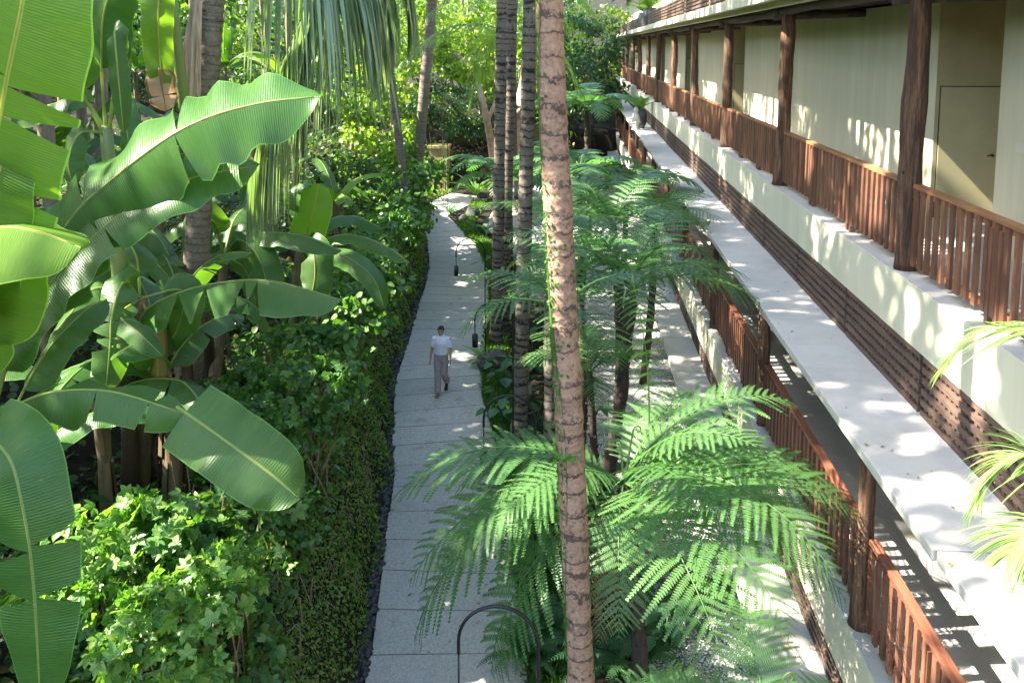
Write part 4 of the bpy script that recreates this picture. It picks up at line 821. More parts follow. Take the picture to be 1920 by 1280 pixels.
def arc_curve(L, e0, e1, n=7):
    el = np.radians(np.linspace(e0, e1, n)); y = np.cumsum(np.cos(el)) * L / n; z = np.cumsum(np.sin(el)) * L / n; return np.stack([0 * y, y, z], -1)
PF = [palm_frond(np.vstack([[0, 0, 0], arc_curve(3.0, a, b)]), 34, .75, .45, .024, sd_).mesh('frond', M['palm']) for a, b, sd_ in ((70, -10, 1), (45, -45, 2), (25, -65, 3))]
def palm(label, pts, r, mat, crown=11, sc=1., flare=1.25, nside=18, a0=0., group='palms rising out of the picture'):
    pts = np.asarray(pts, float); base = pts[0]; o = thing('palm_tree', label, 'palm tree', base, group)
    s = spline(pts, 70); t = np.linspace(0, 1, 70); rs = np.random.RandomState(int(abs(base[1]) * 37)); L = np.linalg.norm(np.diff(s, axis=0), axis=1).sum()
    n2 = int(L / .05); t2 = np.linspace(0, 1, n2); s2 = np.stack([np.interp(t2, t, s[:, i]) for i in range(3)], -1)
    lat = np.zeros(n2); ph = 0
    for i in range(n2): ph += (.05 * 4.6) * rs.uniform(.7, 1.3); lat[i] = ph % 1
    rad = r * (1 + (flare - 1) * np.exp(-t2 * L / .5)) * (1.04 - .12 * t2) * (1 + .035 * np.sin(t2 * L * 1.7 + 1) + .02 * np.sin(t2 * L * 4.3)) * (1 + .085 * (1 - lat) ** 2 + .012 * rs.normal(size=n2))
    mb = MB(); mb.tube(s2 - base, rad, nside); mb.build('trunk', M[mat], o)
    top = Vector(pts[-1] - base)
    for i in range(crown):
        inst('frond', PF[i % 3], o, top, (Matrix.Rotation(a0 + i * 2.4, 4, 'Z')).to_euler(), sc * (.9 + .2 * ((i * 7) % 5) / 5))
    return o
def trunk_line(p_lo, p_hi, Yd, ztop, zbase=0.):
    a, b = at(p_lo[0], p_lo[1], Yd), at(p_hi[0], p_hi[1], Yd); d = (b - a) / (b[2] - a[2])
    return [a + d * (zbase - a[2]), a + d * ((a[2] + b[2]) / 2 - a[2]), b, b + d * (ztop - b[2]) * [.6, .6, 1]]
big = trunk_line((1090, 1280), (1030, 0), 7.0, 15.5)
big_palm = palm('thick palm trunk with pinkish ringed bark and small creepers, nearest the viewer', big, .122, 'trunk_pink', 12, 1., 1.4, 26)
t3 = trunk_line((973, 860), (994, 0), 15., 14.5, -.05); t3[1] = at(984, 420, 15.); palm('slim grey banded palm trunk just left of the thick pinkish one', t3, .135, 'trunk_grey', 11, .95)
p1_ = trunk_line((931, 640), (941, 0), 20.5, 15., -.05); palm('left and front one of the dark twin palm trunks', p1_, .145, 'trunk_grey', 11, 1.)
p2_ = trunk_line((944, 640), (961, 0), 21.3, 16., -.05); palm('dark twin palm trunk half hidden behind its twin', p2_, .14, 'trunk_grey', 11, 1., a0=1)
p4_ = trunk_line((1034, 800), (1036, 300), 13.2, 14.5, -.05); palm('shaded palm trunk mostly hidden behind the thick pinkish one', [p4_[0], p4_[1], p4_[2], p4_[3]], .13, 'trunk_grey', 10, .9)
cg = at(386, 240, 11.); zc = float(height(cg[0], 11.)); co = trunk_line((384, 215), (397, 0), 11., 12.2, zc - .1)
coco = palm('coconut trunk with a beard of dry fibre rising behind the banana blades', co, .165, 'trunk_coco', 9, 1., 1.2, 20, .5)
mb = MB(); fr = np.random.RandomState(4)
for i in range(70):
    x = fr.uniform(-34, 8); q = [at(378 + x * .25, -60, 10.9 - .1 * fr.rand()), at(372 + x * .7, 60, 10.78 - .1 * fr.rand()), at(368 + x, 120 + 110 * fr.rand(), 10.75 - .1 * fr.rand())]
    l = spline(q, 7) - co[0]; e = np.array([.008, .003, 0]); mb.grid(np.stack([l - e, l + e], 1))
mb.build('dry_fibre', M['fibre'], coco)
def add_frond(parent, pts, m, **kw):
    b = np.array(parent.location); f = palm_frond(np.array(pts) - b, **kw); return f.build('frond', M[m], parent)
ctop = co[-1]
add_frond(coco, [ctop, ctop + [.9, -.3, .5], at(640, -150, 10.4), at(583, 0, 10.2), at(510, 175, 10.1), at(468, 345, 10.1)], 'palm_gloss', nl=130, ll=1.6, hang=.75, w=.03, seed=5, start=.30, vup=-25, spread=48)
add_frond(coco, [ctop, ctop + [1.3, .1, .7], at(700, -190, 10.6), at(760, -60, 10.6), at(775, 30, 10.6)], 'palm_gloss', nl=64, ll=1.0, hang=.7, w=.026, seed=6, start=.35, vup=-10)
add_frond(coco, [ctop, ctop + [1.1, .8, .9], at(600, -230, 12), at(690, -110, 12.4), at(740, 0, 12.5)], 'palm_gloss', nl=110, ll=1.5, hang=1.0, w=.03, seed=8, start=.3, vup=-10)
add_frond(coco, [ctop, ctop + [.7, -.7, .6], at(520, -230, 9.9), at(600, -130, 9.7), at(660, -70, 9.7), at(700, -20, 9.7)], 'palm_gloss', nl=110, ll=1.5, hang=1.0, w=.026, seed=9, start=.4, vup=-10)
q1 = trunk_line((738, 180), (716, 0), 26., 12., float(height(*at(745, 200, 26)[:2])) - .1); palm('thin leaning palm trunk left of the vine mound, with one dark leaf beside it', q1, .13, 'trunk_coco', 10, .9)
q2 = trunk_line((790, 235), (810, 0), 29., 12.5, 1.); palm('pale palm trunk rising from the ivy at the path bend', q2, .19, 'trunk_coco', 11, 1.)
q3 = at(232, 180, 19.); q3[2] = height(q3[0], 19.) - .1; palm('thin pale palm trunk behind the branching green banana stem', [q3, at(230, 60, 19.), at(226, -120, 19.), at(220, -260, 19.)], .14, 'trunk_coco', 9, .8)
pp = palm('slim palm whose feathery frond arches left between the far trunks', [gr(968, 372), at(962, 120, 25), at(957, 60, 25)], .09, 'trunk_grey', 0)
for i, pts in enumerate(([(957, 60, 25), (890, 45, 24.5), (820, 62, 24), (752, 120, 23.5)], [(957, 60, 25), (930, -10, 24.5), (880, -30, 24), (800, 30, 23.5)], [(957, 60, 25), (1000, 70, 24.5), (1050, 100, 24.5), (1090, 170, 24.5)], [(957, 60, 25), (990, 0, 25.5), (1060, -20, 26), (1130, 40, 26)], [(957, 60, 25), (930, 60, 25.5), (900, 120, 26), (880, 200, 26)])):
    add_frond(pp, P3(pts), 'palm_pale', nl=44, ll=1.05, hang=.55, w=.022, seed=20 + i, start=.15, vup=12)
# areca in the near right corner: fronds lean in over the walkway edge
ag = np.array([3.05, 2.6, 3.97]); ap = thing('areca_palm', 'potted areca palm at the right edge with pale arching fronds over the upper walkway', 'areca palm', ag)
pm = pot_mesh(.26, .48); pm.build('pot', M['pot'], ap)
for i, pts in enumerate(([(2010, 760, 3.6), (1990, 640, 3.65), (1920, 618, 3.75), (1840, 622, 3.85), (1765, 690, 3.95)], [(2010, 800, 3.5), (1990, 870, 3.6), (1930, 850, 3.65), (1870, 872, 3.7), (1832, 945, 3.75)], [(2010, 800, 3.5), (2000, 960, 3.4), (1960, 985, 3.4), (1925, 1000, 3.4), (1890, 1042, 3.4)], [(2010, 800, 3.5), (2080, 600, 3.3), (2160, 560, 3.2), (2260, 640, 3.1)])):
    c = P3(pts); add_frond(ap, [ag + [0, 0, .4]] + c, 'palm_pale', nl=36, ll=.38, hang=.35, w=.0062, seed=30 + i, start=.42, vup=8, spread=62)

# ------------------------------------------------------------------ trees
def crown_leaves(mb, c, rad, n, size, rs, tm, clumps=26, cr=.32, up=.5):
    c = np.asarray(c, float); rad = np.asarray(rad, float); d = nrm(rs.normal(size=(clumps, 3))); cc = c + d * rad * (.35 + .62 * rs.rand(clumps, 1) ** .6)
    k = rs.randint(clumps, size=n); sz = (.55 + .8 * rs.rand(clumps))[k][:, None]; o = nrm(rs.normal(size=(n, 3))) * (rs.rand(n, 1) ** .5) * sz * cr * rad.mean() * [1.15, 1.15, .7]
    P = cc[k] + o; N = nrm(nrm(o + 1e-6) * .5 + [0, 0, up] + .6 * rs.normal(size=(n, 3))); T = nrm(nrm(P - c) * .6 + rs.normal(size=(n, 3)) * .7 + [0, 0, -.55])
    leaves(mb, P, T, N, size * (.6 + .8 * rs.rand(n)), tm, rs); return cc
def tree(label, x, y, cz, rad, n, size, mat, seed, tr=.14, cat='tree', group='trees closing the view', tm=None, clumps=26, name='broadleaf_tree', lean=(0, 0), cr=.32):
    rs = np.random.RandomState(seed); zb = float(height(x, y)) - .15; o = thing(name, label, cat, (x, y, zb), group); mb = MB()
    cc = crown_leaves(mb, (lean[0], lean[1], cz - zb), rad, n, size, rs, tm or T_simple(), clumps, cr); mb.build('crown', M[mat], o)
    mb = MB(); hd = cz - zb - rad[2] * .35; tp = spline([(0, 0, 0), (lean[0] * .3 + .15, lean[1] * .3, hd * .5), (lean[0] * .8, lean[1] * .8, hd)], 16); mb.tube(tp, tr * (1.2 - .5 * np.linspace(0, 1, 16)), 9)
    for i in range(0, len(cc), 3): mb.tube(spline([tp[rs.randint(9, 15)], (tp[15] + cc[i]) / 2 + [0, 0, -.2], cc[i]], 7), tr * .38 * np.linspace(1, .25, 7), 5)
    mb.build('trunk', M['bark'], o); return o
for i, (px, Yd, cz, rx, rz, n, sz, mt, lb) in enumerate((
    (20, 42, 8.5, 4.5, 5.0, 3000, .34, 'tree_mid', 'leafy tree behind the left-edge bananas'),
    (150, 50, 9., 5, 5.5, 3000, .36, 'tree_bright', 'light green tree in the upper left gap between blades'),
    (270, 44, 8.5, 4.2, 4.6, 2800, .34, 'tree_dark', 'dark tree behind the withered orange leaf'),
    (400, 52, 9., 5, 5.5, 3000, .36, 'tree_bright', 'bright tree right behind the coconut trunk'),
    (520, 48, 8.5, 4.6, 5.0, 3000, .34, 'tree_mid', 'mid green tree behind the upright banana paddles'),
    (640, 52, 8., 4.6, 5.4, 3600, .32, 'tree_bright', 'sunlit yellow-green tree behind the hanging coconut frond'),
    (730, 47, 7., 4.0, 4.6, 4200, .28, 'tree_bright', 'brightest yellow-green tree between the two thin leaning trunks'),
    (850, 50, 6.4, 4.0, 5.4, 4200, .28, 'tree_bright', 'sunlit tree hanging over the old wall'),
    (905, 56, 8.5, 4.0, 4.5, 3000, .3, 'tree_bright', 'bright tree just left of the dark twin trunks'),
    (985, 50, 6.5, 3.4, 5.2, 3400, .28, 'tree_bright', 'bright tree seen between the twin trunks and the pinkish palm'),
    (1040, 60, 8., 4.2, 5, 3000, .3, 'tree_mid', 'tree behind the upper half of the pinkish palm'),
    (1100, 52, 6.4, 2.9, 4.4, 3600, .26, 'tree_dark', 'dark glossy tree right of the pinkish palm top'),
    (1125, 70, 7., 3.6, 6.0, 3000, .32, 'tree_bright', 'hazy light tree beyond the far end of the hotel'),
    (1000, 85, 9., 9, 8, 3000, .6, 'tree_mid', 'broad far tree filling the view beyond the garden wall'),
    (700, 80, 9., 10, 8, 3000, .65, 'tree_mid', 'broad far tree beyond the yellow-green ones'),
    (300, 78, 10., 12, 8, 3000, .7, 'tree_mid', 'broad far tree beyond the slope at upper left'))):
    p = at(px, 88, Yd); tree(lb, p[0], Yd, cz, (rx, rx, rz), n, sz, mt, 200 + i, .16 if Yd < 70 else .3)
# leaning pale trunk and branching trunk by the wall
def bare(label, pts, r, group=None):
    pts = [np.asarray(p, float) for p in pts]; o = thing('leaning_tree', label, 'tree', pts[0], group); mb = MB(); s = spline(pts, 24) - pts[0]; mb.tube(s, r * (1.2 - .5 * np.linspace(0, 1, 24)), 10); mb.build('trunk', M['paletrunk'], o); return o, s
M['paletrunk'] = plain_mat('pale_smooth_bark', (.42, .31, .23), .8, .35, 5, .4, stretch=(1, 1, .4))
o, s = bare('pinkish smooth trunk leaning left between the twin trunks and the grey one', [gr(962, 345), at(968, 240, 34), at(985, 150, 34.3), at(1000, 40, 35), at(1012, -60, 36)], .26)
mb = MB(); crown_leaves(mb, s[-1] + [0, 0, 1.0], (2.8, 2.8, 2.0), 2200, .26, RS, T_simple()); mb.build('crown', M['tree_mid'], o)
o, s = bare('thin branching tree left of the twin trunks with drooping light leaves', [gr(930, 352), at(915, 235, 36), at(888, 140, 36), at(850, 100, 36)], .16)
mb = MB(); b2_ = spline([s[8], s[8] + [.5, 0, 1.5], s[8] + [.6, 0, 3.4]], 8); mb.tube(b2_, np.linspace(.1, .04, 8), 7); mb.build('branch', M['paletrunk'], o)
mb = MB(); crown_leaves(mb, s[-1] + [.6, 0, .4], (2.2, 2., 1.6), 1800, .24, RS, T_simple()); mb.build('crown', M['tree_bright'], o)

# ------------------------------------------------------------------ shrubs on the bank
def bush(label, px, py, Yd, rad, n, size, mat, tm, seed, group='shrubs on the vine bank', clumps=14, stems=7, name='bush'):
    rs = np.random.RandomState(seed); c = at(px, py, Yd); zb = float(height(c[0], c[1])) - .05; o = thing(name, label, 'shrub', (c[0], c[1], zb), group)
    mb = MB(); cc = crown_leaves(mb, (0, 0, c[2] - zb), rad, n, size, rs, tm, clumps, .45, .8); mb.build('foliage', M[mat], o)
    mb = MB()
    for i in range(stems): mb.tube(spline([(rs.normal() * .12, rs.normal() * .12, 0), cc[i % len(cc)] * [.6, .6, .5], cc[i % len(cc)]], 8), np.linspace(.014, .006, 8), 5)
    mb.build('stem', M['root'], o); return o
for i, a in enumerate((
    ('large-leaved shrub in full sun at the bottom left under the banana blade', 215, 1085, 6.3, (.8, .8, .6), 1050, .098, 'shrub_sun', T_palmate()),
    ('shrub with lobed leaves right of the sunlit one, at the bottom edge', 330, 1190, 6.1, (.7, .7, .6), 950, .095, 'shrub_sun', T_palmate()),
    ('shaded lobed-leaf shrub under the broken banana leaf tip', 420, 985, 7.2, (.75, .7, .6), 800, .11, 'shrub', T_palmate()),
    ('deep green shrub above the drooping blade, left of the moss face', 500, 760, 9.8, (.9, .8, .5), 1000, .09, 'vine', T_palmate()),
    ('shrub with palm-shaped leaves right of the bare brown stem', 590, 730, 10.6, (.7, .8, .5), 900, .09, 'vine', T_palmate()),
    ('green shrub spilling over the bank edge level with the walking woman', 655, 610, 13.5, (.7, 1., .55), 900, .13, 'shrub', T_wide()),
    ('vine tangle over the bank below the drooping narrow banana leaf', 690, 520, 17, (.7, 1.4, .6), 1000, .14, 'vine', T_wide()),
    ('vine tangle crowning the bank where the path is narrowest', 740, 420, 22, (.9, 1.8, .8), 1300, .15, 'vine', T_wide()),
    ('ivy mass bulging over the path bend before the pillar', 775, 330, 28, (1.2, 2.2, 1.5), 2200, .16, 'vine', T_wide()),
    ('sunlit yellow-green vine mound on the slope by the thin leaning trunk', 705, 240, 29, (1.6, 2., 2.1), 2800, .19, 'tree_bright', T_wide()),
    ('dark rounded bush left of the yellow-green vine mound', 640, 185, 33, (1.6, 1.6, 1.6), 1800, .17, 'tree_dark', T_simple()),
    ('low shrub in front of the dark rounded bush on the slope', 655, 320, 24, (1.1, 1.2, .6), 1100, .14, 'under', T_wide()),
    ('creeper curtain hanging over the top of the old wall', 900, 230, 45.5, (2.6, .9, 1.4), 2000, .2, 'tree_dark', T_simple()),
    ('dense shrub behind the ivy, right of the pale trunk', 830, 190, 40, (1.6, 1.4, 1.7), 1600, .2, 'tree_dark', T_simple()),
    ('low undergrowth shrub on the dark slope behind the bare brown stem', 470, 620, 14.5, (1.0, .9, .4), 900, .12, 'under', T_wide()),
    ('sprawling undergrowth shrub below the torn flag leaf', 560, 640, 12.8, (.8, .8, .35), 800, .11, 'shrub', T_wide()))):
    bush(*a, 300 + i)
# heart-leaved taros
def taro(label, px, py, Yd, n, size, seed, mat='broad', h=.7, tm=None, name='elephant_ear_plant', cat='elephant ear', group='broad-leaved plants', onground=True, tilt=.6):
    rs = np.random.RandomState(seed); c = at(px, py, Yd); z = float(height(c[0], c[1])) - .02; o = thing(name, label, cat, (c[0], c[1], z), group)
    for i in range(n):
        a = i * 2.4 + rs.uniform(-.3, .3) + seed; rr = (.15 + .5 * rs.rand()) * h; hh = h * rs.uniform(.55, 1.1); d = np.array([math.cos(a), math.sin(a), 0]); tip = d * rr + [0, 0, hh]
        mb = MB(); leaves(mb, np.array([tip]), np.array([d + [0, 0, -tilt]]), np.array([d * .55 + [0, 0, 1.]]), size * rs.uniform(.75, 1.15), tm or T_heart(), rs)
        mb.tube(spline([(0, 0, 0), tip * [.4, .4, .65], tip], 7), np.linspace(.012, .007, 7), 5); mb.build('leaf', M[mat], o)
    return o
for i, a in enumerate((('heart-leaved plant at the edge of the dark hollow, just above the sunlit shrub', 255, 1000, 7.2, 6, .30),
    ('small heart-leaved plant deep in the shade by the dry banana stems', 150, 905, 8.2, 4, .28), ('heart-leaved plant between the dry stems and the blade tip', 300, 940, 7.6, 4, .28),
    ('pale paddle-leaved plant on the slope left of the yellow-green vine mound', 640, 275, 26, 8, .75))):
    taro(*a, 50 + i, 'broad' if i < 3 else 'strap', .7 if i < 3 else 1.3)
# small garden plants right of the path
jj = 0
for px, py, sz, n, lb in ((1000, 700, .42, 12, 'clump of glossy paddle leaves at the foot of the slim grey palm'), (1015, 640, .45, 12, 'glossy paddle-leaf clump behind the slim grey palm'), (985, 770, .34, 10, 'low paddle-leaf plant on the moss beside the second lamp'),
    (1000, 830, .36, 11, 'paddle-leaf plant between the grey trunk and the pinkish palm'), (975, 560, .5, 12, 'paddle-leaf clump right of the twin trunks'), (1110, 800, .34, 10, 'paddle-leaf plant at the gravel edge right of the pinkish palm'),
    (1090, 1010, .32, 10, 'paddle-leaf plant under the fern beside the pinkish trunk'), (1120, 1150, .34, 10, 'bluish paddle-leaf plant low under the largest tree fern'), (960, 470, .6, 12, 'light green paddle clump beyond the twin trunks'), (1010, 500, .6, 12, 'paddle clump half hidden by the grey trunk'), (1030, 950, .3, 9, 'paddle-leaf plant in front of the pinkish palm foot'), (945, 615, .34, 12, 'paddle-leaf plant between the twin trunks and the path edge'), (950, 800, .3, 11, 'paddle-leaf plant on the moss strip behind the second lamp post'), (985, 905, .3, 11, 'paddle-leaf plant at the path edge above the long fern fronds'), (930, 520, .42, 12, 'paddle-leaf plant left of the twin trunk feet'), (940, 735, .28, 10, 'low paddle-leaf plant beyond the bird nest fern'), (1065, 745, .36, 12, 'paddle-leaf plant behind the pinkish palm at the gravel rim'), (1060, 660, .4, 12, 'paddle-leaf clump at the far gravel rim behind the pinkish palm'), (1180, 1120, .34, 11, 'paddle-leaf plant in the dark under the sunlit fern crown'), (1250, 1230, .34, 11, 'paddle-leaf plant beside the lower ledge at the bottom edge'), (1165, 1010, .32, 10, 'shaded paddle-leaf plant behind the sunlit fern fronds'), (1210, 930, .32, 10, 'paddle-leaf plant at the near end of the white gravel')):
    c = gr(px, py); taro(lb, px, py, c[1], n, sz, 80 + jj, 'broad' if jj != 8 else 'strap', .55 * (1 + c[1] / 40), T_simple() if jj % 3 else T_wide(), 'philodendron_plant', 'garden plant', 'paddle-leaved garden plants', tilt=.35); jj += 1
def rosette(label, px, py, n, L, w, seed, mat='strap', e=(75, 15), name='bird_nest_fern', cat='fern', z0=0.):
    rs = np.random.RandomState(seed); c = gr(px, py, z0); o = thing(name, label, cat, c, 'rosette plants in the garden')
    for i in range(n):
        a = i * 2.4; el0 = R(rs.uniform(e[0] - 15, e[0])); el1 = el0 - R(rs.uniform(50, 100)); el = np.linspace(el0, el1, 9); ln = L * rs.uniform(.75, 1.1); d = np.array([math.cos(a), math.sin(a), 0])
        p = np.cumsum(np.array([d * math.cos(q) + [0, 0, math.sin(q)] for q in el]) * ln / 9, 0); wv = w * np.sin(np.linspace(.12, 1, 9) * PI) ** .6 * np.array([.5] + [1] * 8); sd2 = np.array([-d[1], d[0], 0]); mb = MB()
        mb.grid(np.stack([p - sd2 * wv[:, None] + [0, 0, .25 * w], p, p + sd2 * wv[:, None] + [0, 0, .25 * w]], 1)); mb.build('leaf', M[mat], o)
    return o
rosette('bird nest fern with upright pale straps at the foot of the lamp behind the woman', 914, 690, 13, .85, .055, 1)
rosette('pale spiky strap plant in sun at the path bend', 893, 372, 26, 1.9, .06, 2, 'strap', (72, 15), 'strap_leaf_plant', 'strap plant')
rosette('dark spiky rosette on the lawn corner at the path bend', 845, 404, 14, .9, .05, 3, 'broad', (75, 15), 'strap_leaf_plant', 'strap plant')
rosette('small lime rosette perched beside the slim grey trunk', 960, 565, 10, .6, .05, 4)
rosette('dark rosette under the overhanging fronds right of the pinkish palm', 1150, 950, 10, .6, .04, 5, 'broad')
rosette('yellow-green strap clump behind the twin trunks', 975, 405, 20, 1.7, .07, 6, 'yellowleaf', (75, 15), 'strap_leaf_plant', 'strap plant')
rosette('lime strap clump right of the grey trunk', 1030, 420, 18, 1.7, .07, 7, 'strap', (75, 15), 'strap_leaf_plant', 'strap plant')
def sword(label, px, py, n, sc, seed, z0=0.):
    rs = np.random.RandomState(seed); c = gr(px, py, z0); o = thing('sword_fern', label, 'fern', c, 'sword ferns along the path')
    for i in range(n): inst('frond', FR_S[i % 2], o, (0, 0, 0), (0, 0, i * 2.4 + seed), sc * rs.uniform(.8, 1.15))
for i, a in enumerate(((985, 1240, 14, .85, 'sword fern beside the nearest lamp'), (1040, 1190, 14, .8, 'sword fern left of the pinkish palm foot'), (1140, 1262, 15, .95, 'sword fern right of the pinkish palm at the bottom edge'), (965, 960, 12, .6, 'small sword fern on the moss strip below the fern fronds'),
    (945, 830, 9, .5, 'small pale fern on the moss strip beside the second lamp'), (1060, 880, 13, .8, 'sword fern between the pinkish palm and the gravel'), (1010, 1080, 13, .8, 'sword fern at the path edge under the long frond'), (1220, 1190, 14, .9, 'sword fern under the largest tree fern by the ledge'), (1040, 560, 13, 1.1, 'sword fern beyond the pinkish palm'), (1080, 640, 13, 1., 'sword fern at the far rim of the white gravel'),
    (1090, 480, 14, 1.3, 'sword fern patch below the far ferns'), (905, 440, 12, 1.1, 'sword fern behind the dark boulder'), (1290, 1120, 14, .9, 'sword fern close against the lower ledge'), (1120, 1090, 14, .9, 'sword fern in the shade right behind the pinkish trunk'), (1190, 1260, 14, .9, 'sword fern at the bottom edge between trunk and ledge'))):
    sword(a[4], a[0], a[1], a[2], a[3], 400 + i)
# creepers on the pinkish palm
mb = MB(); rs = np.random.RandomState(5); bl = spline(big, 200); z = bl[:, 2]; n = 1500
zz = 2.2 + 7.2 * rs.rand(n); den = .5 + .5 * np.sin(zz * 2.1 + 1) + .4 * np.sin(zz * 5.3); k = rs.rand(n) < np.clip(.25 + .5 * den, .12, 1); zz = zz[k]; n = len(zz)
c = np.stack([np.interp(zz, z, bl[:, i]) for i in range(3)], -1); a = PI * 1.05 + .55 * np.sin(zz * 1.5) + rs.normal(size=n) * .75; d = np.stack([np.cos(a), np.sin(a), 0 * a], -1)
leaves(mb, c + d * (.124 + .012 * rs.rand(n))[:, None], nrm(rnd(n, rs) * .6 + [0, 0, -.3]), nrm(d + .4 * rnd(n, rs)), .022 + .022 * rs.rand(n), T_wide(), rs)
for i in range(5):
    zt = np.linspace(2.2, 6 + rs.rand() * 3.2, 60); ct_ = np.stack([np.interp(zt, z, bl[:, j]) for j in range(3)], -1); a = PI * 1.05 + .5 * np.sin(zt * 1.5 + i * .4) + .3 * i - .6
    mb.tube(ct_ + np.stack([np.cos(a), np.sin(a), 0 * a], -1) * .128, .005, 5)
o = mb.build('climbing_vine', M['vine']); tag(o, 'small-leaved creeper climbing the shady side of the thick pinkish palm trunk', 'vine')
rosette('small air plant with pale leaves growing on the pinkish trunk', 1052, 862, 9, .22, .025, 9, 'strap', (70, 15), 'bromeliad', 'air plant', 3.95).location = at(1052, 872, 6.84)
# dry hanging stems in the hedge
mb = MB(); rs = np.random.RandomState(8)
for i in range(190):
    y = rs.choice([7., 7.6, 11.2, 12.2, 13.]) + rs.normal() * .45; x = xl(y) - rs.uniform(.9, 2.2); z0 = float(height(x, y)); h = .5 + .8 * rs.rand(); mb.tube([(x, y, z0 - .1), (x + rs.normal() * .05, y, z0 + h * .5), (x + rs.normal() * .08, y + rs.normal() * .05, z0 + h)], .006 + .005 * rs.rand(), 4, cap=False)
struct(mb.build('dry_stalks', M['root']), 'stuff')

# ------------------------------------------------------------------ planted pots and small things near the ledge
def potted(label, pos, r, h, seed, nf=12, L=1.):
    o = thing('potted_plant', label, 'potted plant', pos, 'dark pots with leafy plants on the ledges'); pot_mesh(r, h).build('pot', M['pot'], o); rs = np.random.RandomState(seed)
    for i in range(nf): inst('frond', FR_P[i % 2], o, (0, 0, h * .9), (0, 0, i * 2.4), L * rs.uniform(.8, 1.15))
FR_P = [frond_mesh('frond', M['strap'], 1.0, 16, 4, .22, e0, e1, .15, sd_, False, 25) for e0, e1, sd_ in ((75, 5, 1), (60, -20, 2))]
potted('potted plant with lime fronds on the hotel ledge beside the pale statuette', (3.12, 39, 3.98), .34, .9, 1, 14, 1.3)
potted('left one of two potted plants on the top floor edge', (3.62, 43.5, 8.905), .32, .8, 2, 12, 1.2); potted('right one of two potted plants on the top floor edge', (3.62, 40.3, 8.905), .36, .9, 3, 12, 1.3)
M['stone'] = plain_mat('pale_carved_stone', (.55, .52, .46), .85, .2, 9, .3)
o = thing('statuette', 'pale carved stone statuette on a tapered pedestal beside the potted plant', 'statue', (2.86, 38.2, 3.98)); mb = MB()
mb.tube([(0, 0, z) for z in (0, .05, .06, .3, .32, .42)], [.2, .2, .12, .15, .22, .22], 4); mb.build('pedestal', M['stone'], o, False)
mb = MB(); mb.tube([(0, 0, z) for z in (.42, .48, .62, .75, .82, .86, .92, 1., 1.06, 1.1)], [.18, .2, .16, .13, .07, .1, .125, .11, .06, .01], 14); stone(mb, (-.1, -.06, .55), .09, RS); stone(mb, (.1, -.06, .55), .09, RS); mb.build('figure', M['stone'], o)
c = gr(1134, 385); o = thing('wire_chair', 'white wire garden chair at the far end of the gravel beside the ledge', 'chair', (c[0], c[1], 0)); mb = MB()
for k in range(5): z = .55 + .16 * k; mb.tube(spline([(-.3, .3, z), (-.3, -.25 + .02 * k, z), (-.25, -.3, z), (.25, -.3, z), (.3, -.25, z), (.3, .3, z)], 14), .012, 5)
mb.build('backrest', M['white'] if 'white' in M else M.setdefault('white', plain_mat('white_metal', (.7, .7, .68), .4, .05, 5, 0)), o)
for sx in (-.28, .28):
    for sy in (-.26, .26): mb = MB(); mb.tube([(sx, sy, 0), (sx * .95, sy, 1.2 if sy < 0 else .55)], .014, 6); mb.build('leg', M['white'], o)
mb = MB(); mb.box(-.29, .29, -.27, .29, .44, .47); mb.build('seat', M['white'], o, False)

# ------------------------------------------------------------------ shade trees added left of the view, crowns unseen, to dapple the sunlight
LIT = [(at(1165, 850, 7.4), 1.3), (at(1320, 960, 6.8), .9), (at(215, 1060, 6.3), .85), (at(330, 1190, 6.1), .6), (at(640, 1000, 8.9), .4), (np.array([3.3, 4.4, 4.]), 1.7), (at(590, 715, 10.6), .5), (at(500, 745, 9.8), .4), (at(705, 620, 13.5), .4), (at(660, 900, 9.8), .35), (at(760, 480, 20), .5), (at(655, 590, 13.5), .6), (at(1240, 420, 17), .6), (at(1120, 470, 14), .5), (np.array([3.6, 8.2, 1.95]), .6), (at(705, 240, 29), 2.8), (at(900, 380, 38), 1.6), (at(1045, 500, 7), .6), (at(50, 350, 5.2), .5), (at(1560, 880, 8.6), .45), (at(640, 1000, 9), .35), (np.array([3.9, 10.6, 6.1]), .5), (np.array([3.9, 13.6, 6.1]), .45), (np.array([3.7, 7.6, 5.]), .55), (np.array([3.2, 12, 4.]), .3), (at(730, 120, 47), 3), (at(960, 150, 50), 3), (at(850, 130, 50), 3), (at(1100, 215, 31), 1.3), (at(640, 600, 13.5), .5), (at(740, 420, 22), .6), (at(560, 60, 27), 1.2), (at(590, 110, 10.2), .7), (at(560, 250, 10.1), .4), (at(590, 430, 13.9), .5)]  # spots to be sunlit; added crowns are cut open towards them
def gaps(P, r0):
    k = np.ones(len(P), bool)
    for t, r in LIT:
        v = P - t; v = v - (v @ sd)[:, None] * sd; k &= (np.linalg.norm(v, axis=1) > r * (.75 + .5 * r0))
    return k
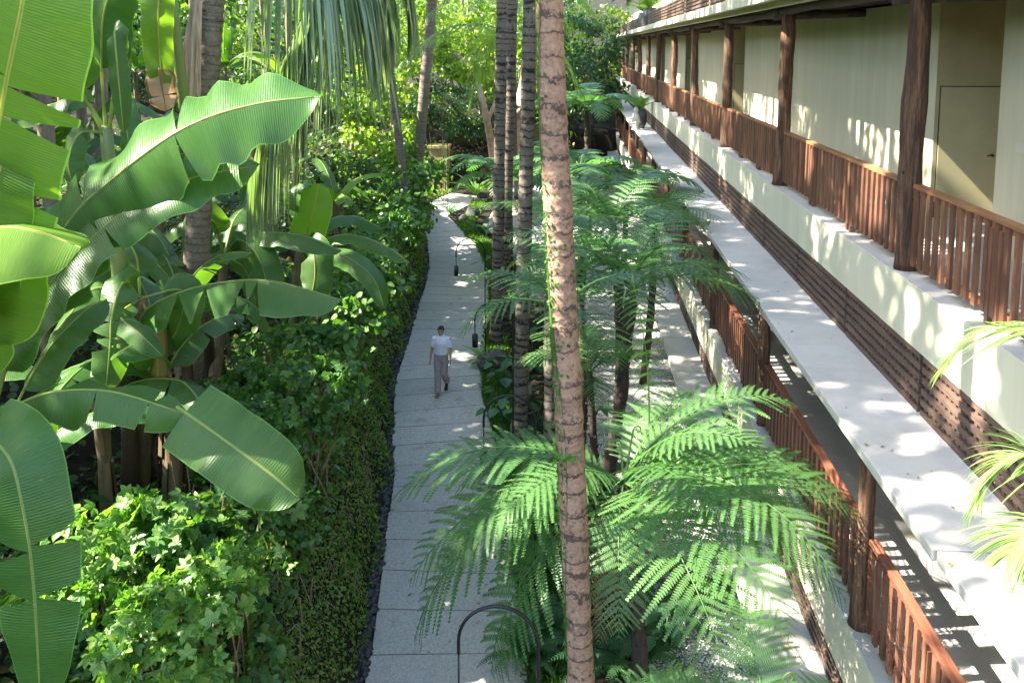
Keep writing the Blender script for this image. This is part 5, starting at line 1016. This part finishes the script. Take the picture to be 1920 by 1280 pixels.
def shade_tree(i, x, y, cz, rx, rz, n, size=.34):
    rs = np.random.RandomState(500 + i); zb = float(height(x, y)) - .15; w0 = np.array([x, y, zb])
    o = thing('broadleaf_tree', 'tall shade tree whose crown is above the picture, slim trunk among the bananas', 'tree', w0, 'shade trees over the bank')
    tmp = MB(); cc = crown_leaves(tmp, (0, 0, cz - zb), (rx, rx, rz), n, size, rs, T_simple(), 24, .34)
    v = tmp.v[0].reshape(-1, 6, 3); k = gaps(v.mean(1) + w0, rs.rand(n)); v = v[k]; q = np.array(T_simple()[1])[None] + (np.arange(len(v)) * 6)[:, None, None]
    mb = MB(); mb.add(v.reshape(-1, 3), q.reshape(-1, 4)); mb.build('crown', M['tree_mid'], o); mb = MB(); hd = cz - zb - rz * .4
    tp = spline([(0, 0, 0), (.2 * rs.normal(), .2 * rs.normal(), hd * .5), (0, 0, hd)], 16); mb.tube(tp, .13 * (1.2 - .5 * np.linspace(0, 1, 16)), 9)
    for j in range(0, len(cc), 3): mb.tube(spline([tp[15], (tp[15] + cc[j]) / 2 + [0, 0, -.2], cc[j]], 6), np.linspace(.05, .012, 6), 5)
    mb.build('trunk', M['bark'], o)
i = 0
for y in (-4, -.5, 3, 6.5, 10, 13.5, 17, 23, 30, 37, 44, 51, 58, 65, 72):
    b_ = y > 18; shade_tree(i, -10 + .8 * math.sin(y), y, 19.6 + .5 * math.cos(y * 2), 4.6 if b_ else 3.2, 3.0, 6400 if b_ else 3900, .37); i += 1
for y in (3, 8.5, 13.5, 18.5, 26, 36, 46, 56): shade_tree(i, -13.2 + .8 * math.sin(y), y, 15.2 + .6 * math.cos(y * 2), 4.2 if y > 18 else 3., 1.9, 2800 if y > 18 else 1900); i += 1
for y in (4, 9, 14, 20, 27): shade_tree(i, -12.8 + .5 * math.cos(y), y, 11.3, 2.5, 1.6, 1500); i += 1
for y in (0, 4.5, 9, 13.5, 18, 24, 31, 38): shade_tree(i, -16 + .8 * math.cos(y), y, 11.9 + .7 * math.sin(y * 2), 4. if y > 20 else 3., 2.2, 3000 if y > 20 else 2100); i += 1
for y in (-3.5, .5, 4.5): shade_tree(i, -9.5, y, 8.6, 2.3, 1.8, 1400); i += 1
for y in (7., 11., 15.): shade_tree(i, -13.4, y, 8.6, 2.5, 1.7, 1500); i += 1
# far wood on the rise beyond the garden's left side, one mass
mb = MB(); rs = np.random.RandomState(77)
for k in range(16): crown_leaves(mb, (-31 - 6 * rs.rand(), 2 + 6. * k, 9 + 2 * rs.rand()), (4.5, 4.5, 6.5), 900, .75, rs, T_simple(), 22)
struct(mb.build('forest', M['tree_dark']), 'stuff')
# ------------------------------------------------------------------ the walking woman (body lofted limb by limb, fused by a voxel remesh into one skin)
def ell(mb, pts, rx, ry, n=14, ax=(1, 0, 0)):
    """loft of ellipses along pts; rx along ax, ry across"""
    pts = np.asarray(pts, float); m = len(pts); T = nrm(np.gradient(pts, axis=0)); A = np.asarray(ax, float); a = np.linspace(0, 2 * PI, n, endpoint=False); rx = np.broadcast_to(rx, m); ry = np.broadcast_to(ry, m); G = []
    for i in range(m):
        x = nrm(A - (A @ T[i]) * T[i]); y = np.cross(T[i], x); G.append(pts[i] + np.cos(a)[:, None] * x * rx[i] + np.sin(a)[:, None] * y * ry[i])
    b = mb.n; mb.grid(np.array(G), close=True); mb.add([pts[0], pts[-1]]); c0, c1 = mb.n - 2, mb.n - 1; k = np.arange(n); k2 = (k + 1) % n
    mb.t.append(np.stack([np.full(n, c0), b + k2, b + k], -1)); mb.t.append(np.stack([np.full(n, c1), b + (m - 1) * n + k, b + (m - 1) * n + k2], -1))
def ball(mb, c, r, n=12, m=9):
    c = np.asarray(c, float); r = np.broadcast_to(r, 3); th = np.linspace(.12, PI - .12, m); z = np.cos(th); rr = np.sin(th); ell(mb, np.stack([0 * z + c[0], 0 * z + c[1], c[2] - z * r[2]], -1), rr * r[0], rr * r[1], n)
def remesh(o, vox):
    md = o.modifiers.new('r', 'REMESH'); md.mode = 'VOXEL'; md.voxel_size = vox; sm = o.modifiers.new('s', 'SMOOTH'); sm.iterations = 2; sm.factor = .4
    dg = bpy.context.evaluated_depsgraph_get(); me = bpy.data.meshes.new_from_object(o.evaluated_get(dg)); mats = [m for m in o.data.materials]; o.modifiers.clear(); o.data = me
    if not me.materials and mats: me.materials.append(mats[0])
    me.polygons.foreach_set('use_smooth', np.ones(len(me.polygons), bool)); return o
M['skin'] = plain_mat('skin', (.40, .235, .155), .5, .08, 4, 0); M['hair'] = plain_mat('black_hair', (.012, .010, .010), .4, .3, 30, .3)
M['shirt'] = plain_mat('white_knit_shirt', (.74, .74, .80), .8, .06, 12, .5); M['trousers'] = plain_mat('mauve_grey_trousers', (.32, .26, .265),   .85, .12, 14, .5); M['shoe'] = plain_mat('black_sandal', (.02, .018, .018), .4, .2, 9, .1)
fp = gr(827, 738, .05)
# local frame: faces -Y (towards the viewer), +X to the viewer's right; 1.62 m tall
pz = thing('person', 'woman in white short-sleeved top and mauve trousers walking towards the viewer on the path', 'person', (fp[0], fp[1] + .05, .05), rz=R(-2)); pz.scale = (.965, .965, .965)
# leading foot is on the viewer's left (x<0), trailing foot behind on the right
HIP = {-1: (-.085, .02, .83), 1: (.085, .02, .83)}; KN = {-1: (-.065, -.09, .46), 1: (.075, .0, .45)}; AN = {-1: (-.055, -.14, .075), 1: (.075, .30, .155)}
SH = {-1: (-.175, .02, 1.335), 1: (.175, .02, 1.335)}; EL = {-1: (-.225, .06, 1.06), 1: (.215, .03, 1.06)}; WR = {-1: (-.255, -.02, .84), 1: (.235, -.08, .84)}
body = MB()
ell(body, [(0, .02, .78), (0, .02, .88), (0, .015, 1.0), (0, .015, 1.12), (0, .015, 1.25), (0, .02, 1.34), (0, .02, 1.38)], [.14, .165, .135, .135, .155, .15, .07], [.09, .105, .09, .095, .105, .085, .06])
ell(body, [(0, .025, 1.34), (0, .02, 1.42), (0, .01, 1.48)], [.06, .05, .05], [.06, .05, .05])
ell(body, [(0, .015, 1.40), (0, 0, 1.425), (0, 0, 1.46), (0, .005, 1.51), (0, .015, 1.56), (0, .02, 1.60), (0, .02, 1.62)], [.025, .048, .062, .070, .069, .052, .02], [.03, .06, .078, .090, .088, .066, .025], 18)
ball(body, (0, -.083, 1.492), (.011, .016, .018)); ell(body, [(0, -.078, 1.535), (0, -.088, 1.50), (0, -.092, 1.492)], [.006, .009, .008], [.006, .01, .009], 8)
for sx in (-1, 1): ell(body, [(sx * .022, -.083, 1.545), (sx * .04, -.078, 1.545)], .006, .005, 6); ball(body, (sx * .071, .012, 1.505), (.008, .016, .026)); ball(body, (sx * .013, -.078, 1.458), (.014, .008, .005))
for s in (-1, 1):
    h, k, a = map(np.array, (HIP[s], KN[s], AN[s])); ell(body, spline([h, k * .5 + h * .5 + [0, -.01, 0], k, (k + a) / 2 + [0, .02, 0], a], 12), [.085, .082, .078, .07, .06, .054, .052, .054, .052, .044, .036, .033], [.09, .088, .08, .072, .062, .056, .056, .058, .055, .046, .038, .035])
    d = np.array([.02 * s, -1, 0]) if s < 0 else np.array([.02, -.72, -.62]); d = nrm(d); hl = a - d * .045 + [0, 0, -.03]
    up_f = np.array([0, 0, -.035]); ell(body, [a + up_f * .6 - d * .04, a + up_f + d * .03, a + up_f * 1.2 + d * .10, a + up_f * 1.35 + d * .165, a + up_f * 1.4 + d * .185], [.03, .036, .042, .04, .02], [.03, .03, .022, .014, .008], 10)
    sh, el_, wr = map(np.array, (SH[s], EL[s], WR[s])); ell(body, spline([sh, el_, wr], 12), [.052, .05, .047, .044, .041, .038, .038, .037, .034, .030, .026, .023], [.055, .05, .047, .044, .041, .038, .038, .037, .033, .028, .024, .022], 12)
    dd = nrm(wr - el_ + [0, -.02, -.03]); inn = np.array([-s, 0, 0.]); palm_n = inn; fw = nrm(np.cross(dd, inn)) * s; fw = fw if fw[1] < 0 else -fw
    pc = wr + dd * .045; ell(body, [wr - dd * .005, wr + dd * .03, wr + dd * .075, wr + dd * .09], [.02, .036, .038, .03], [.018, .016, .015, .012], 12, ax=fw)
    for j, (off, ln) in enumerate(((-.028, .056), (-.0095, .068), (.0095, .074), (.028, .066))):
        b = wr + dd * .085 + fw * off; c1 = b + nrm(dd + inn * .18) * ln * .5; c2 = c1 + nrm(dd + inn * .75) * ln * .5; ell(body, [b - dd * .012, b, c1, c2], [.0088, .0088, .008, .0062], [.0088, .0088, .008, .0062], 8)
    tb = wr + dd * .03 + fw * .03; t1 = tb + nrm(fw * .7 + dd * .8 + inn * .25) * .035; t2 = t1 + nrm(dd + inn * .4 + fw * .15) * .03; ell(body, [tb - fw * .012, tb, t1, t2], [.012, .012, .0098, .0075], [.012, .012, .0098, .0075], 8)
o = remesh(body.build('body', M['skin'], pz), .0055)
hr = MB(); ell(hr, [(0, .028, 1.445), (0, .032, 1.49), (0, .028, 1.54), (0, .024, 1.585), (0, .022, 1.62), (0, .022, 1.636)], [.05, .070, .077, .074, .05, .012], [.055, .072, .084, .086, .06, .015], 18)
ell(hr, [(0, -.02, 1.575), (0, -.04, 1.592), (0, -.02, 1.615)], [.055, .052, .03], [.05, .045, .03], 14); ball(hr, (0, .115, 1.50), (.045, .04, .045)); 
for sx in (-1, 1): ell(hr, [(sx * .064, -.02, 1.57), (sx * .071, -.008, 1.54), (sx * .070, .01, 1.50)], [.012, .013, .008], [.022, .022, .012], 8)
remesh(hr.build('hair', M['hair'], pz), .006)
ey = MB(); [ball(ey, (sx * .029, -.080, 1.522), (.011, .006, .006)) for sx in (-1, 1)]; ey.build('eyes', M['hair'], pz)
sh_ = MB(); ell(sh_, [(0, .018, .955), (0, .016, .99), (0, .016, 1.06), (0, .014, 1.14), (0, .010, 1.23), (0, .016, 1.31), (0, .02, 1.365), (0, .022, 1.40), (0, .02, 1.425)], [.150, .158, .152, .155, .172, .172, .11, .066, .060], [.108, .112, .108, .112, .124, .105, .085, .066, .060], 22)
for s in (-1, 1):
    sh, el_ = np.array(SH[s]), np.array(EL[s]); ell(sh_, [sh + [-s * .06, 0, -.004], sh + [-s * .008, 0, -.016], sh * .7 + el_ * .3, sh * .22 + el_ * .78], [.055, .058, .060, .064], [.06, .06, .060, .064], 16)
remesh(sh_.build('top', M['shirt'], pz), .009)
tr = MB(); ell(tr, [(0, .02, .76), (0, .02, .82), (0, .02, .90), (0, .018, .965), (0, .016, .99)], [.15, .18, .175, .148, .143], [.10, .122, .118, .102, .099], 22)
for s in (-1, 1):
    h, k, a = map(np.array, (HIP[s], KN[s], AN[s])); e = a + (np.array([0, -.01, .0]) if s < 0 else np.array([0, -.015, .03])); ell(tr, spline([h + [0, 0, .03], (h + k) / 2, k, (k + a) / 2 + [0, .012, 0], e], 12), [.095, .098, .094, .088, .083, .08, .078, .078, .078, .078, .079, .080], [.10, .102, .098, .092, .086, .082, .080, .080, .08, .08, .081, .082], 16)
remesh(tr.build('trousers', M['trousers'], pz), .009)
for s in (-1, 1):
    a = np.array(AN[s]); d = nrm(np.array([0, -1, 0.])) if s < 0 else nrm(np.array([.02, -.72, -.62])); up_ = np.array([0, 0, 1.]) if s < 0 else np.array([0, .62, .72]) * -1 * -1
    so = MB(); b0 = a - up_ * .052; ell(so, [b0 - d * .06, b0 - d * .03, b0 + d * .06, b0 + d * .14, b0 + d * .195], [.026, .036, .038, .046, .02], [.012, .015, .013, .012, .01], 12)
    ell(so, [a + d * .125 - up_ * .045, a + d * .15 - up_ * .05], .047, .03, 12); so.build('sandal', M['shoe'], pz)
br = MB(); w_ = np.array(WR[1]); e_ = np.array(EL[1]); u_ = nrm(w_ - e_); br_c = w_ - u_ * .01; a_ = np.linspace(0, 2 * PI, 20); x_ = nrm(np.cross(u_, [0, 1, 0])); y_ = np.cross(u_, x_); br.tube(br_c + .028 * (np.cos(a_)[:, None] * x_ + np.sin(a_)[:, None] * y_), .006, 6); br.build('bracelet', M['shirt'], pz)
